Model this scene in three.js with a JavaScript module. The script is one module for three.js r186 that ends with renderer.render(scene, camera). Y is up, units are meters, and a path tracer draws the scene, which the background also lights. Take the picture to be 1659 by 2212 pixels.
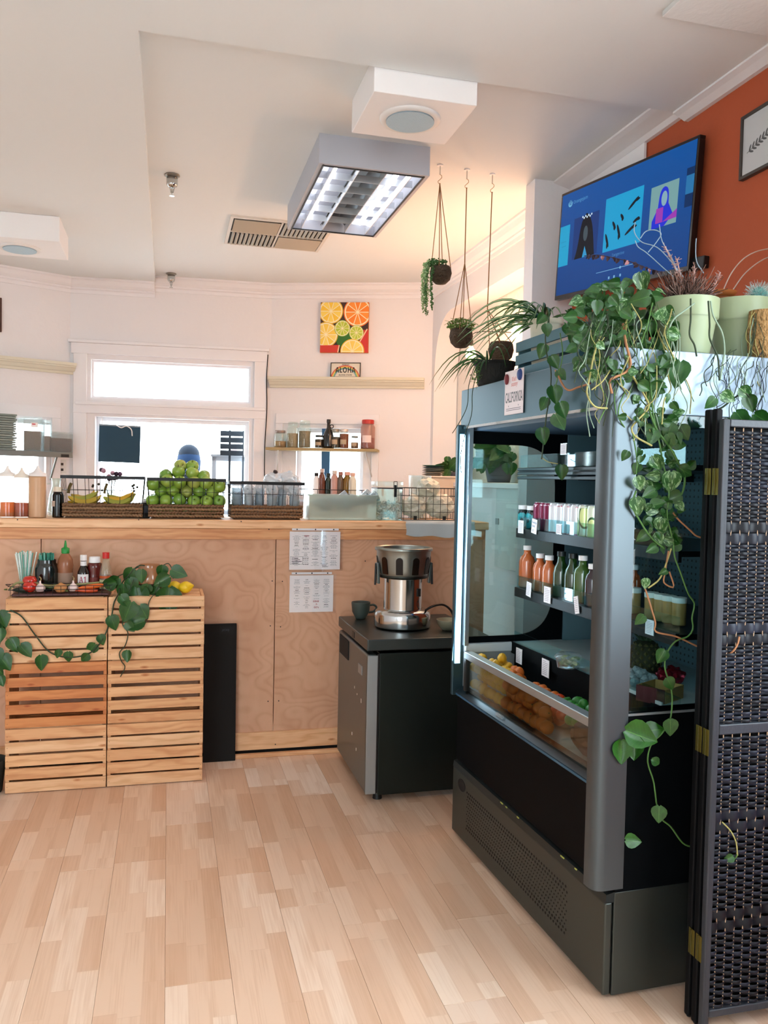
import * as THREE from 'three';
import { RoundedBoxGeometry } from 'three/addons/geometries/RoundedBoxGeometry.js';
import { mergeGeometries } from 'three/addons/utils/BufferGeometryUtils.js';
import { MarchingCubes } from 'three/addons/objects/MarchingCubes.js';
import { RectAreaLightUniformsLib } from 'three/addons/lights/RectAreaLightUniformsLib.js';
RectAreaLightUniformsLib.init();

// ---------------------------------------------------------------- camera, sky, exposure
const scene = new THREE.Scene();
const W = 1659, H = 2212, FOC = 1780, V3 = THREE.Vector3, RAD = Math.PI / 180;
const EYE = new V3(0, 1.55, 0);
const camera = new THREE.PerspectiveCamera(2 * Math.atan(H / 2 / FOC) / RAD, W / H, 0.05, 200);
camera.position.copy(EYE);
camera.rotation.set(-2.15 * RAD, -14.7 * RAD, 1.18 * RAD, 'YXZ');
camera.updateMatrixWorld(true);
scene.background = new THREE.Color(0.80, 0.93, 1.0);          // even bright overcast sky
scene.backgroundIntensity = 7.5;
const renderer = new THREE.WebGLRenderer({ antialias: true });
renderer.toneMapping = THREE.LinearToneMapping;
renderer.toneMappingExposure = 1.45;
renderer.shadowMap.enabled = true;

// ---------------------------------------------------------------- helpers
const camQ = camera.quaternion.clone();
const ray = (x, y) => new V3((x - W / 2) / FOC, -(y - H / 2) / FOC, -1).applyQuaternion(camQ);
const onPlane = (x, y, p, n) => { const d = ray(x, y); return d.multiplyScalar(p.clone().sub(EYE).dot(n) / d.dot(n)).add(EYE); };
const AX = new V3(1, 0, 0), AY = new V3(0, 1, 0), AZ = new V3(0, 0, 1);
const atY = (x, y, c) => onPlane(x, y, new V3(0, c, 0), AY);
const atX = (x, y, c) => onPlane(x, y, new V3(c, 0, 0), AX);
const atZ = (x, y, c) => onPlane(x, y, new V3(0, 0, c), AZ);
const onPost = (x, y, p) => { const n = new V3(p.x, 0, p.z).normalize(); return onPlane(x, y, p, n); };   // on an upright through p
const depthOf = p => -p.clone().sub(EYE).applyQuaternion(camQ.clone().invert()).z;
let seed = 20240607;
const rnd = () => { seed = (seed + 0x6D2B79F5) | 0; let t = Math.imul(seed ^ (seed >>> 15), 1 | seed); t = (t + Math.imul(t ^ (t >>> 7), 61 | t)) ^ t; return ((t ^ (t >>> 14)) >>> 0) / 4294967296; };
const rr = (a, b) => a + (b - a) * rnd();
const taken = new Map();
const numbered = n => { const k = taken.get(n) || 0; taken.set(n, k + 1); return k ? `${n}_${String(k).padStart(3, '0')}` : n; };
const lit = m => { m.castShadow = m.receiveShadow = true; return m; };
function mesh(name, geo, mat, parent = scene) {
  const m = lit(new THREE.Mesh(geo, mat)); m.name = parent === scene ? numbered(name) : name; parent.add(m); return m;
}
function tag(o, label, category, group) { o.userData.label = label; o.userData.category = category; if (group) o.userData.group = group; return o; }
function thing(name, label, category, p = [0, 0, 0], turn = 0, group) {
  const g = new THREE.Group(); g.name = numbered(name); scene.add(g);
  if (p.isVector3) g.position.copy(p); else g.position.set(...p);
  g.rotation.y = turn; return tag(g, label, category, group);
}
function struct(name, geo, mat) { const m = mesh(name, geo, mat); m.userData.kind = 'structure'; return m; }
function copy(o, p, turn = 0, label) {
  const c = o.clone(); c.name = numbered(o.name.replace(/_\d{3}$/, '')); scene.add(c);
  if (p.isVector3) c.position.copy(p); else c.position.set(...p);
  c.rotation.y = turn; c.userData = { ...o.userData }; if (label) c.userData.label = label; return c;
}
const box = (w, h, d, x = 0, y = 0, z = 0, b = 0) => (b ? new RoundedBoxGeometry(w, h, d, 1, b) : new THREE.BoxGeometry(w, h, d)).translate(x, y, z);
const cyl = (r1, r2, h, n = 20, x = 0, y = 0, z = 0) => new THREE.CylinderGeometry(r1, r2, h, n).translate(x, y, z);
const sph = (r, a = 16, b = 12) => new THREE.SphereGeometry(r, a, b);
const lathe = (pts, n = 24) => new THREE.LatheGeometry(pts.map(p => new THREE.Vector2(p[0], p[1])), n);
const vec = p => p.isVector3 ? p : new V3(...p);
const tube = (pts, r, n = 0, k = 6, closed = false) => new THREE.TubeGeometry(new THREE.CatmullRomCurve3(pts.map(vec), closed, 'centripetal'), n || Math.max(4, pts.length * 4), r, k, closed);
const rod = (a, b, r, k = 6) => { a = vec(a); b = vec(b); const d = b.clone().sub(a), g = new THREE.CylinderGeometry(r, r, d.length(), k); g.applyQuaternion(new THREE.Quaternion().setFromUnitVectors(AY, d.clone().normalize())); return g.translate((a.x + b.x) / 2, (a.y + b.y) / 2, (a.z + b.z) / 2); };
const merge = list => mergeGeometries(list.map(g => { g = g.index ? g.toNonIndexed() : g; for (const k of Object.keys(g.attributes)) if (!['position', 'normal', 'uv'].includes(k)) g.deleteAttribute(k); return g; }));
const extrude = (pts, depth, bevel = 0) => new THREE.ExtrudeGeometry(Array.isArray(pts) ? new THREE.Shape(pts.map(p => new THREE.Vector2(p[0], p[1]))) : pts, { depth, bevelEnabled: bevel > 0, bevelSize: bevel, bevelThickness: bevel, bevelSegments: 1, curveSegments: 16 });
function metreUV(g, s = 1, t = s, ou = 0, ov = 0, along = 0) {        // uv in metres on the face each vertex lies on; along: 0 = x first, 1 = y first, 2 = z first
  if (g.index) g = g.toNonIndexed();
  const p = g.attributes.position, n = g.attributes.normal, uv = g.attributes.uv;
  for (let i = 0; i < p.count; i++) {
    const a = [Math.abs(n.getX(i)), Math.abs(n.getY(i)), Math.abs(n.getZ(i))], c = [p.getX(i), p.getY(i), p.getZ(i)];
    const k = a.indexOf(Math.max(...a)), o = [0, 1, 2].filter(q => q !== k); if (o[1] === along) o.reverse();
    uv.setXY(i, c[o[0]] / s + ou, c[o[1]] / t + ov);
  }
  return g;
}
// noise
const hash = (x, y, s) => { let h = Math.imul(x, 374761393) ^ Math.imul(y, 668265263) ^ Math.imul(s, 1274126177); h = Math.imul(h ^ (h >>> 13), 1274126177); return ((h ^ (h >>> 16)) >>> 0) / 4294967296; };
const mod = (a, n) => ((a % n) + n) % n;
function noise(x, y, s = 0, px = 4096, py = px) {
  const xi = Math.floor(x), yi = Math.floor(y); let fx = x - xi, fy = y - yi; fx = fx * fx * (3 - 2 * fx); fy = fy * fy * (3 - 2 * fy);
  const h = (a, b) => hash(mod(xi + a, px), mod(yi + b, py), s);
  return (h(0, 0) * (1 - fx) + h(1, 0) * fx) * (1 - fy) + (h(0, 1) * (1 - fx) + h(1, 1) * fx) * fy;
}
const fbm = (x, y, s = 0, px = 4096, py = px, o = 4) => { let v = 0, a = .5, t = 0; for (let i = 0; i < o; i++) { v += a * noise(x, y, s + i, px, py); t += a; x *= 2; y *= 2; px *= 2; py *= 2; a *= .5; } return v / t; };
function tex(w, h, fn, srgb = true) {
  const d = new Uint8Array(w * h * 4); let k = 0;
  for (let y = 0; y < h; y++) for (let x = 0; x < w; x++) { const c = fn(x, y); d[k++] = c[0]; d[k++] = c[1]; d[k++] = c[2]; d[k++] = 255; }
  const t = new THREE.DataTexture(d, w, h); t.wrapS = t.wrapT = THREE.RepeatWrapping; t.magFilter = THREE.LinearFilter; t.minFilter = THREE.LinearMipmapLinearFilter; t.generateMipmaps = true;
  if (srgb) t.colorSpace = THREE.SRGBColorSpace; t.needsUpdate = true; return t;
}
function canvasTex(w, h, draw) {
  const c = document.createElement('canvas'); c.width = w; c.height = h; draw(c.getContext('2d'), w, h);
  const t = new THREE.CanvasTexture(c); t.colorSpace = THREE.SRGBColorSpace; t.magFilter = THREE.LinearFilter; return t;
}
const clamp = (v, a = 0, b = 255) => v < a ? a : v > b ? b : v;
const mix3 = (a, b, t) => [a[0] + (b[0] - a[0]) * t, a[1] + (b[1] - a[1]) * t, a[2] + (b[2] - a[2]) * t];
const std = (color, roughness = .6, o = {}) => new THREE.MeshStandardMaterial({ color, roughness, ...o });
const phy = (color, roughness = .3, o = {}) => new THREE.MeshPhysicalMaterial({ color, roughness, ...o });

// ---------------------------------------------------------------- materials
const pine = (s, base, dark, contrast) => tex(512, 256, (x, y) => {      // grain runs along u, 1 m x 0.25 m
  const wob = fbm(x / 128, y / 64, s, 4, 4) * 10, r = Math.sin((y / 256 * 2 * Math.PI * 5) + wob * 1.4) * .5 + .5;
  const fine = noise(x / 32, y / 2, s + 9, 16, 128), broad = fbm(x / 170, y / 50, s + 3, 3, 5);
  let t = clamp((r * r * .35 + fine * .22 + broad * .55 - .2) * contrast, 0, 1);
  const kx = [70, 250, 420], ky = [40 + s % 60, 190, 110];
  for (let k = 0; k < 3; k++) { const q = Math.hypot((x - kx[k]) / 1.5, y - ky[k]) / 5; if (q < 1.6) t = Math.max(t, 1.5 - q * .7); }
  const c = mix3(base, dark, Math.min(t, 1.3)); return c.map(v => clamp(v));
});
const pineTex = pine(11, [250, 220, 186], [208, 154, 112], .95);
const pineTex2 = pine(37, [246, 210, 172], [198, 138, 94], 1.0);
const pineM = [std(0xf4e2ce, .62, { map: pineTex }), std(0xf2dcc4, .62, { map: pineTex2 }), std(0xe8ccae, .62, { map: pineTex })];
const amberM = std(0xdcaa7c, .55, { map: pineTex2 });
const oakTrim = std(0xfdebd8, .5, { map: pineTex });
const plyTex = tex(1024, 1024, (x, y) => {                                   // 1.2 m of rotary cut veneer
  const u = x / 1024, v = y / 1024;
  const n = fbm(u * 3, v * 4, 5, 3, 4, 3) + .25 * noise(u * 6, v * 3, 77, 6, 3);
  const c = n * 17, f = c - Math.floor(c), line = f < .7 ? (f / .7) ** 3 : (1 - f) / .3;
  const soft = fbm(u * 12, v * 6, 21, 12, 6), pore = noise(x / 3, y / 26, 8, 342, 40);
  let col = mix3([226, 180, 148], [210, 158, 124], soft);
  col = mix3(col, [182, 128, 94], line * .3 * (.4 + soft) + (pore > .93 ? .12 : 0));
  return col;
});
const plyM = std(0xffffff, .55, { map: plyTex });
const floorTex = (() => {                                                     // one board wide (0.2 m, three strips), 4.8 m long
  const w = 192, h = 2048, cuts = [0, 1, 2].map(s => { const a = []; let p = -60 * s, k = 0; while (p < h) { const l = 110 + hash(s + 4, k, 31) * 150; a.push([p, p + l, hash(s + 2, k, 57), k]); p += l; k++; } return a; });
  return tex(w, h, (x, y) => {
    const s = Math.min(2, Math.floor(x / 64)), b = cuts[s].find(q => y >= q[0] && y < q[1]), t = b[2], tone = t < .24 ? [242, 218, 199] : t < .72 ? [233, 203, 180] : [225, 191, 166];
    const g = noise(x / 3, y / 60, 40 + b[3] + s * 7, 999) * .45 + fbm(x / 26, y / 120, 60 + b[3] * 3 + s) * .9;
    let c = mix3(tone, [200, 158, 126], clamp((g - .62) * .75, 0, .6)); const ex = x % 64; if (y - b[0] < 1 || ex < 1) c = mix3(c, [190, 150, 122], .16);
    return c;
  });
})();
const floorM = std(0xffffff, .42, { map: floorTex });
const plasterBump = tex(512, 512, (x, y) => { const v = 255 * fbm(x / 10, y / 10, 4, 51.2 | 0, 51, 3); return [v, v, v]; }, false);
const wallM = std(0xeae8ea, .85, { bumpMap: plasterBump, bumpScale: .001 });
const trimM = std(0xecebee, .5);
const ceilM = std(0xe6e9e9, .9, { bumpMap: plasterBump, bumpScale: .001 });
const nicheTex = tex(512, 512, (x, y) => { const v = 255 * Math.abs(fbm(x / 24, y / 24, 14, 21, 21, 4) - .5) * 2.4; return [clamp(v), clamp(v), clamp(v)]; }, false);
const nicheM = std(0xe9e2d8, .9, { bumpMap: nicheTex, bumpScale: .004 });
const orangeM = std(0xb4532e, .8, { bumpMap: plasterBump, bumpScale: .001 });
const white = std(0xf4f2f2, .5), black = std(0x0a0b0c, .45), matteBlack = std(0x070808, .85), darkWire = std(0x14161a, .45, { metalness: .3 });
const brush = tex(256, 256, (x, y) => { const v = 120 + 90 * noise(x / 2, y / 90, 2, 128, 3) + 40 * noise(x / 30, y / 30, 5, 9, 9); return [v, v, v]; }, false);
const steel = std(0x777d7c, .4, { metalness: .85 });
const steelDark = std(0x4a5252, .36, { metalness: .85 });
const chrome = std(0xc4c8c8, .14, { metalness: 1 });
const alu = std(0xaab2b6, .38, { metalness: .75 });
const glass = phy(0xffffff, .03, { transmission: 1, thickness: 0, ior: 1.5 });
const clearPlastic = phy(0xf2f6f6, .12, { transmission: .9, thickness: 0, ior: 1.45 });
const frosted = phy(0xe6ece8, .4, { transmission: .92, thickness: 0, ior: 1.4 });
const jarGlass = phy(0xf4faf8, .04, { transmission: 1, thickness: 0, ior: 1.45 });
// ---------------------------------------------------------------- room shell
const LOW = 3.14, HIGH = 3.19, TOP = 3.5, WALLX = 2.13, ARCHX = 2.12, BACKZ = 2.9, LEFTX = -4.2;
const floor = struct('floor', box(6.8, .2, 11.2, -.9, -.109, -2.2), std(0xdcb594, .6));
{
  const geos = []; for (let k = 0; k < 12; k++) { const g = box(.1993, .009, 1.1985, 0, -.0045, 0, .0007); const p = g.attributes.position, uv = g.attributes.uv, o = rnd(); for (let i = 0; i < p.count; i++) uv.setXY(i, p.getX(i) / .2 + .5, p.getZ(i) / 4.8 + o); geos.push(g); }
  const tones = [floorM, std(0xf6ece2, .42, { map: floorTex }), std(0xfffaf4, .38, { map: floorTex })];
  for (let i = -13; i <= 10; i++) { let z = -4.75 + rr(0, 1.1), k = 0; for (let c = z - 1.2; c < .9; c += 1.2) { const m = mesh('floor_board', geos[(Math.abs(i) * 5 + k * 7) % 12], tones[(Math.abs(i * 3) + k) % 3], floor); m.position.set(.106 + i * .2, 0, c + .6); k++; } }
}
struct('ceiling', merge([box(-.12 - LEFTX + .2, TOP - LOW, 11.2, (LEFTX - .2 - .12) / 2, (TOP + LOW) / 2, -2.2), box(WALLX + .12 + .2, TOP - LOW, 3.14 + 3.1, (WALLX + .2 - .12) / 2, (TOP + LOW) / 2, -.02), box(WALLX + .12 + .2, TOP - HIGH, 4.4, (WALLX + .2 - .12) / 2, (TOP + HIGH) / 2, -5.32)]), ceilM);
const segOf = (ax, az, bx, bz) => { const L = Math.hypot(bx - ax, bz - az), X = new V3((bx - ax) / L, 0, (bz - az) / L), Z = new V3().crossVectors(X, AY), A = new V3(ax, 0, az); return { L, X, Z, A, turn: Math.atan2(-X.z, X.x), m: new THREE.Matrix4().makeBasis(X, AY, Z).setPosition(A) }; };
const segAt = (x, y, s, off = 0) => { const p = onPlane(x, y, s.A.clone().addScaledVector(s.Z, off), s.Z); return { u: p.clone().sub(s.A).dot(s.X), y: p.y, p }; };
const segP = (s, u, y, off = 0) => s.A.clone().addScaledVector(s.X, u).addScaledVector(s.Z, off).setY(y);
function wall(name, s, y0, y1, thick, holes, mat) {
  const sh = new THREE.Shape([[0, y0], [s.L, y0], [s.L, y1], [0, y1]].map(p => new THREE.Vector2(...p)));
  for (const h of holes) sh.holes.push(h.isPath ? h : new THREE.Path([[h[0], h[1]], [h[0], h[3]], [h[2], h[3]], [h[2], h[1]]].map(p => new THREE.Vector2(...p))));
  return struct(name, metreUV(extrude(sh, thick)).translate(0, 0, -thick).applyMatrix4(s.m), mat);
}
const onWall = (g, s) => g.applyMatrix4(s.m);
const SL = segOf(-3.3, -6.08, -.785, -7.19), SM = segOf(-.785, -7.19, .834, -7.08), SR = segOf(.834, -7.08, 2.12, -6.6), SA = segOf(ARCHX, -6.6, ARCHX, -4.2);
// window openings in the bay
const tr0 = segAt(197, 773, SM), tr1 = segAt(541, 872, SM), lo0 = segAt(205, 893, SM), lo1 = segAt(538, 910, SM);
wall('wall_bay_middle', SM, 0, TOP, .16, [[tr0.u, tr1.y, tr1.u, tr0.y - .01], [lo0.u, 1.0, lo1.u, lo1.y]], wallM);
const rw0 = segAt(618, 916, SR), rw1 = segAt(806, 1060, SR);
wall('wall_bay_right', SR, 0, TOP, .16, [[rw0.u + .09, 1.36, rw1.u - .09, rw0.y - .03]], wallM);
const lw1 = segAt(100, 905, SL);
wall('wall_bay_left', SL, 0, TOP, .16, [[1.1, 1.2, lw1.u, lw1.y]], wallM);
wall('wall_left', segOf(LEFTX, 3, LEFTX, -5.9), 0, TOP, .2, [], wallM);
wall('wall_left_end', segOf(LEFTX - .1, -6.1, -3.25, -6.1), 0, TOP, .2, [], wallM);
wall('wall_rear', segOf(WALLX + .2, BACKZ, LEFTX, BACKZ), 0, TOP, .2, [[3.7, .5, 5.9, 2.75]], wallM);
wall('wall_right', segOf(WALLX, -4.2, WALLX, BACKZ), 0, TOP, .2, [[2.45, .95, 5.7, 2.8]], orangeM);
// arched niche in the right wall
{
  const l = SA.A.z, u0 = -6.535 - l, u1 = -4.62 - l, y0 = 1.53, y1 = 2.9, r = .42, q = .24, h = new THREE.Path();
  h.isPath = true; h.moveTo(u0, y0); h.lineTo(u0, y1 - .55); h.bezierCurveTo(u0, y1 - .2, u0 + .12, y1, u0 + r, y1); h.lineTo(u1 - q, y1); h.bezierCurveTo(u1 - .08, y1, u1, y1 - .08, u1, y1 - q); h.lineTo(u1, y0); h.closePath();
  wall('wall_arch', SA, 0, TOP, .2, [h], wallM);
  struct('wall_niche_back', metreUV(box(.1, 2, 2.3, ARCHX + .26, 2.2, -5.55)), nicheM);
  struct('trim_niche_sill', box(.24, .035, 1.95, ARCHX + .085, 1.535, -5.57, .005), trimM);
}
struct('wall_pier', metreUV(box(WALLX - 1.89 + .1, TOP, .115, (WALLX + .1 + 1.89) / 2, TOP / 2, -4.2075)), wallM);
// crown mouldings and ledges
const prof = [[0, 0], [.085, 0], [.085, -.014], [.074, -.02], [.058, -.05], [.04, -.066], [.03, -.07], [.03, -.082], [.016, -.09], [.012, -.115], [0, -.115]];
const moulding = (s, y, u0, u1, pr) => extrude(pr.map(p => [p[0], p[1] + y]), u1 - u0).applyMatrix4(new THREE.Matrix4().makeBasis(s.Z, AY, s.X.clone().negate()).setPosition(segP(s, u1, 0)));
let tn = 0; const trim = (g, m = trimM) => struct(`trim_${++tn}`, g, m);
trim(moulding(SM, LOW, -.03, .665, prof)); trim(moulding(SM, HIGH, .665, SM.L + .03, prof)); trim(moulding(SR, HIGH, -.03, SR.L, prof)); trim(moulding(SA, HIGH, 0, SA.L, prof)); trim(moulding(SL, LOW, 0, SL.L + .02, prof));
const farProf = [[0, 0], [.13, 0], [.13, -.01], [.105, -.018], [.07, -.026], [.04, -.034], [.02, -.05], [0, -.05]], nearProf = [[0, 0], [.075, 0], [.075, -.008], [.05, -.016], [.02, -.032], [0, -.032]];
const SO = segOf(WALLX, -4.15, WALLX, 2.9); trim(moulding(SO, HIGH, 0, 1.005, farProf)); trim(moulding(SO, LOW, 1.01, 7, nearProf));
const ledgeProf = [[0, 0], [.1, 0], [.1, -.022], [.085, -.026], [.085, -.034], [.07, -.04], [.05, -.062], [.035, -.068], [.03, -.085], [0, -.085]];
const ledgeM = std(0xd9d5c2, .6);
const lg0 = segAt(582, 815, SR, .1);
trim(moulding(SR, 2.41, .0, SR.L - .06, ledgeProf), ledgeM);
trim(moulding(SL, 2.45, 0, segAt(157, 790, SL).u, ledgeProf), ledgeM);
// casing boards round the middle window, built board by board
const board = (name, s, u0, u1, y0, y1, off, th, mat = trimM) => struct(name, onWall(box(u1 - u0, y1 - y0, th, (u0 + u1) / 2, (y0 + y1) / 2, off + th / 2, .003), s), mat);
const cs0 = segAt(160, 735, SM), cs1 = segAt(577, 763, SM);
board('trim_window_head', SM, cs0.u - .02, cs1.u, tr0.y + .03, 2.625, 0, .03);
board('trim_window_head_cap', SM, cs0.u - .04, cs1.u + .015, 2.625, 2.65, 0, .045);
board('trim_window_side_a', SM, cs0.u, tr0.u - .03, 1.0, tr0.y + .03, 0, .028);
board('trim_window_side_b', SM, tr1.u + .03, cs1.u, 1.0, tr0.y + .03, 0, .028);
board('trim_window_rail', SM, cs0.u, cs1.u, lo0.y + .0, tr1.y - .05, 0, .032);
board('trim_window_rail_lip', SM, cs0.u + .02, cs1.u - .01, tr1.y - .06, tr1.y - .035, 0, .05);
function sash(name, s, u0, u1, y0, y1, off, w, pane = true) {
  const g = struct(name, merge([box(u1 - u0, w, .04, (u0 + u1) / 2, y1 - w / 2, 0), box(u1 - u0, w, .04, (u0 + u1) / 2, y0 + w / 2, 0), box(w, y1 - y0 - 2 * w, .04, u0 + w / 2, (y0 + y1) / 2, 0), box(w, y1 - y0 - 2 * w, .04, u1 - w / 2, (y0 + y1) / 2, 0)]).translate(0, 0, off).applyMatrix4(s.m), trimM);
  if (pane) mesh('pane', box(u1 - u0 - 2 * w, y1 - y0 - 2 * w, .004, (u0 + u1) / 2, (y0 + y1) / 2, off).applyMatrix4(s.m), glass, g);
  return g;
}
sash('window_1', SM, tr0.u, tr1.u, tr1.y, tr0.y - .01, -.06, .018);
sash('window_2', SM, lo0.u, lo1.u, 1.0, lo1.y, -.12, .03, false);
sash('window_3', SR, rw0.u + .09, rw1.u - .09, 1.36, rw0.y - .03, -.09, .035);
{ const a = segAt(704, 1000, SR, -.09); struct('trim_window_mullion', box(.07, .72, .05, a.u, 1.7, -.09).applyMatrix4(SR.m), std(0x2f5f86, .6)); }
sash('window_4', SL, 1.1, lw1.u, 1.2, lw1.y, -.09, .04);
{ const a = segAt(597, 893, SR), b = segAt(820, 893, SR), y1 = a.y;
  board('trim_jar_window_head', SR, a.u, b.u, y1 - .085, y1, 0, .02); board('trim_jar_window_side', SR, b.u - .06, b.u, 1.3, y1 - .085, 0, .02); board('trim_jar_window_side_b', SR, a.u, a.u + .06, 1.3, y1 - .085, 0, .02);
  board('trim_jar_window_sill', SR, a.u - .02, b.u + .02, 1.385, 1.415, 0, .22);
  const c = segAt(0, 860, SL), d = segAt(130, 880, SL); board('trim_shelf_window_head', SL, 1.0, d.u, d.y - .09, d.y, 0, .02); board('trim_shelf_window_side', SL, d.u - .07, d.u, 1.2, d.y - .09, 0, .02); }
// frames of the two big windows outside the view that let the daylight in
{ const fr = (s, u0, u1, y0, y1, name) => { const g = sash(name, s, u0, u1, y0, y1, -.1, .05, false); mesh('mullion', box(.05, y1 - y0, .04, (u0 + u1) / 2, (y0 + y1) / 2, -.1).applyMatrix4(s.m), trimM, g); return g; };
  fr(segOf(WALLX + .2, BACKZ, LEFTX, BACKZ), 3.7, 5.9, .5, 2.75, 'window_5'); fr(segOf(WALLX, -4.2, WALLX, BACKZ), 2.45, 5.7, .95, 2.8, 'window_6'); }
// pavement outside
struct('ground_outside', box(40, .2, 40, 0, -.3, -5), std(0xcfcac4, .9));
// cord on the window casing
tag(mesh('power_cable', tube([segP(SM, cs1.u + .006, 2.6, .03), segP(SM, cs1.u - .002, 2.4, .034), segP(SM, cs1.u + .004, 2.15, .034), segP(SM, cs1.u - .01, 1.8, .04), segP(SM, cs1.u - .005, 1.45, .03)], .004, 40), matteBlack), 'thin black cord running down beside the bay window casing', 'cord');

// ---------------------------------------------------------------- ceiling fittings
{
  const x0 = .675, x1 = 1.225, z0 = -5.0, z1 = -3.92, y0 = 3.05;
  const t = thing('ceiling_light', 'white box ceiling light with a gridded diffuser', 'ceiling light', [(x0 + x1) / 2, y0, (z0 + z1) / 2]);
  const w = x1 - x0, d = z1 - z0, h = HIGH - y0;
  mesh('housing', merge([box(.022, h, d, -w / 2 + .011, h / 2, 0), box(.022, h, d, w / 2 - .011, h / 2, 0), box(w - .044, h, .022, 0, h / 2, -d / 2 + .011), box(w - .044, h, .022, 0, h / 2, d / 2 - .011), box(w - .044, .02, d - .044, 0, h - .01, 0)]), std(0xb6bac4, .5), t);
  mesh('gasket', merge([box(.008, .006, d - .03, -w / 2 + .024, -.001, 0), box(.008, .006, d - .03, w / 2 - .024, -.001, 0), box(w - .05, .006, .008, 0, -.001, -d / 2 + .024), box(w - .05, .006, .008, 0, -.001, d / 2 - .024)]), black, t);
  const mirror = std(0xdfe3e6, .25, { metalness: .7 });
  for (const s of [-1, 1]) { const l = mesh('tube_lamp', rod([s * .16, .062, -d / 2 + .05], [s * .16, .062, d / 2 - .05], .013, 10), std(0xffffff, .5, { emissive: 0xf6f8ff, emissiveIntensity: 5 }), t); l.castShadow = false; }
  for (let k = 1; k < 6; k++) mesh('cross_blade', box(w - .06, .035, .003, 0, .022, -d / 2 + .03 + k * (d - .06) / 6), mirror, t);
  for (const x of [-.2, -.07, .07, .2]) mesh('long_blade', box(.004, .038, d - .06, x * .98, .021, 0), mirror, t);
  mesh('reflector', extrude([[-.08, 0], [-.03, .06], [.03, .06], [.08, 0], [.078, -.003], [.03, .055], [-.03, .055], [-.078, -.003]], d - .06).translate(0, .035, -d / 2 + .03), std(0x56606a, .3, { metalness: .6 }), t);
  const la = new THREE.RectAreaLight(0xf3f6ff, 3.2, w - .1, d - .1); la.position.set((x0 + x1) / 2, y0 - .012, (z0 + z1) / 2); la.rotation.x = -Math.PI / 2; scene.add(la);
}
function speakerBox(label, x0, x1, z0, z1, y0, y1, cx, cz) {
  const t = thing('ceiling_speaker_box', label, 'speaker', [(x0 + x1) / 2, y0, (z0 + z1) / 2]);
  const w = x1 - x0, d = z1 - z0; mesh('box_body', box(w, y1 - y0, d, 0, (y1 - y0) / 2, 0, .004), white, t);
  const g = lathe([[.0, -.008], [.098, -.01], [.112, -.012], [.125, -.008], [.127, 0]], 40).translate(cx - (x0 + x1) / 2, 0, cz - (z0 + z1) / 2); mesh('rim', g, std(0xe8e6e4, .5), t);
  mesh('grille', cyl(.1, .1, .006, 40, cx - (x0 + x1) / 2, -.012, cz - (z0 + z1) / 2), std(0xb6d0de, .7, { bumpMap: plasterBump, bumpScale: .002 }), t);
  return t;
}
speakerBox('white ceiling speaker box beside the ceiling light', .75, 1.175, -3.545, -3.1455, 3.05, HIGH, .953, -3.338);
speakerBox('white ceiling speaker box over the left bay wall', -1.12, -.665, -5.95, -5.5, 2.985, LOW, -.93, -5.73);
{ // slot seam on the near speaker box
  const t = thing('ceiling_vent', 'square ceiling air vent with four louvre quadrants', 'vent', [.69, HIGH, -5.6]);
  mesh('frame', merge([box(.66, .012, .02, 0, -.006, -.3), box(.66, .012, .02, 0, -.006, .3), box(.02, .012, .58, -.32, -.006, 0), box(.02, .012, .58, .32, -.006, 0), box(.012, .012, .6, 0, -.006, 0), box(.62, .012, .012, 0, -.006, 0)]), std(0xd9d4cc, .5), t);
  mesh('backing', box(.62, .004, .58, 0, -.003, 0), matteBlack, t);
  const sl = std(0xb9b3a6, .5), ga = box(.009, .016, .27, 0, 0, 0), gb = box(.29, .016, .009, 0, 0, 0);
  for (let q = 0; q < 4; q++) { const sx = q & 1 ? 1 : -1, sz = q & 2 ? 1 : -1, longZ = sx * sz < 0; for (let k = 0; k < 10; k++) { const m = mesh('louvre', longZ ? gb : ga, sl, t); m.position.set(sx * .157 + (longZ ? 0 : (k - 4.5) * .029), -.012, sz * .147 + (longZ ? (k - 4.5) * .026 : 0)); m.rotation.set(longZ ? -.75 : 0, 0, longZ ? 0 : .75); } }
}
function sprinkler(p, label) {
  const t = thing('fire_sprinkler', label, 'sprinkler', p);
  mesh('escutcheon', lathe([[0, 0], [.04, 0], [.042, -.006], [.03, -.014], [0, -.014]], 20), std(0x8d8a84, .3, { metalness: .9 }), t);
  mesh('cup', lathe([[0, -.012], [.03, -.012], [.03, -.05], [.026, -.062], [.012, -.07], [0, -.07]], 16), chrome, t);
  mesh('frame_arms', merge([rod([-.012, -.066, 0], [-.004, -.1, 0], .003), rod([.012, -.066, 0], [.004, -.1, 0], .003), rod([0, -.066, 0], [0, -.11, 0], .004)]), chrome, t);
  mesh('deflector', cyl(.014, .014, .003, 12, 0, -.112, 0), chrome, t); return t;
}
sprinkler([.003, HIGH, -4.7], 'chrome fire sprinkler hanging mid ceiling near the air vent'); sprinkler([.006, HIGH, -6.95], 'chrome fire sprinkler close to the bay window crown');
{ const a = atY(1430, 24, LOW); struct('trim_ceiling_hatch', box(.7, .02, .9, a.x + .35, LOW - .01, a.z + .45, .003), ceilM); }
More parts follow.
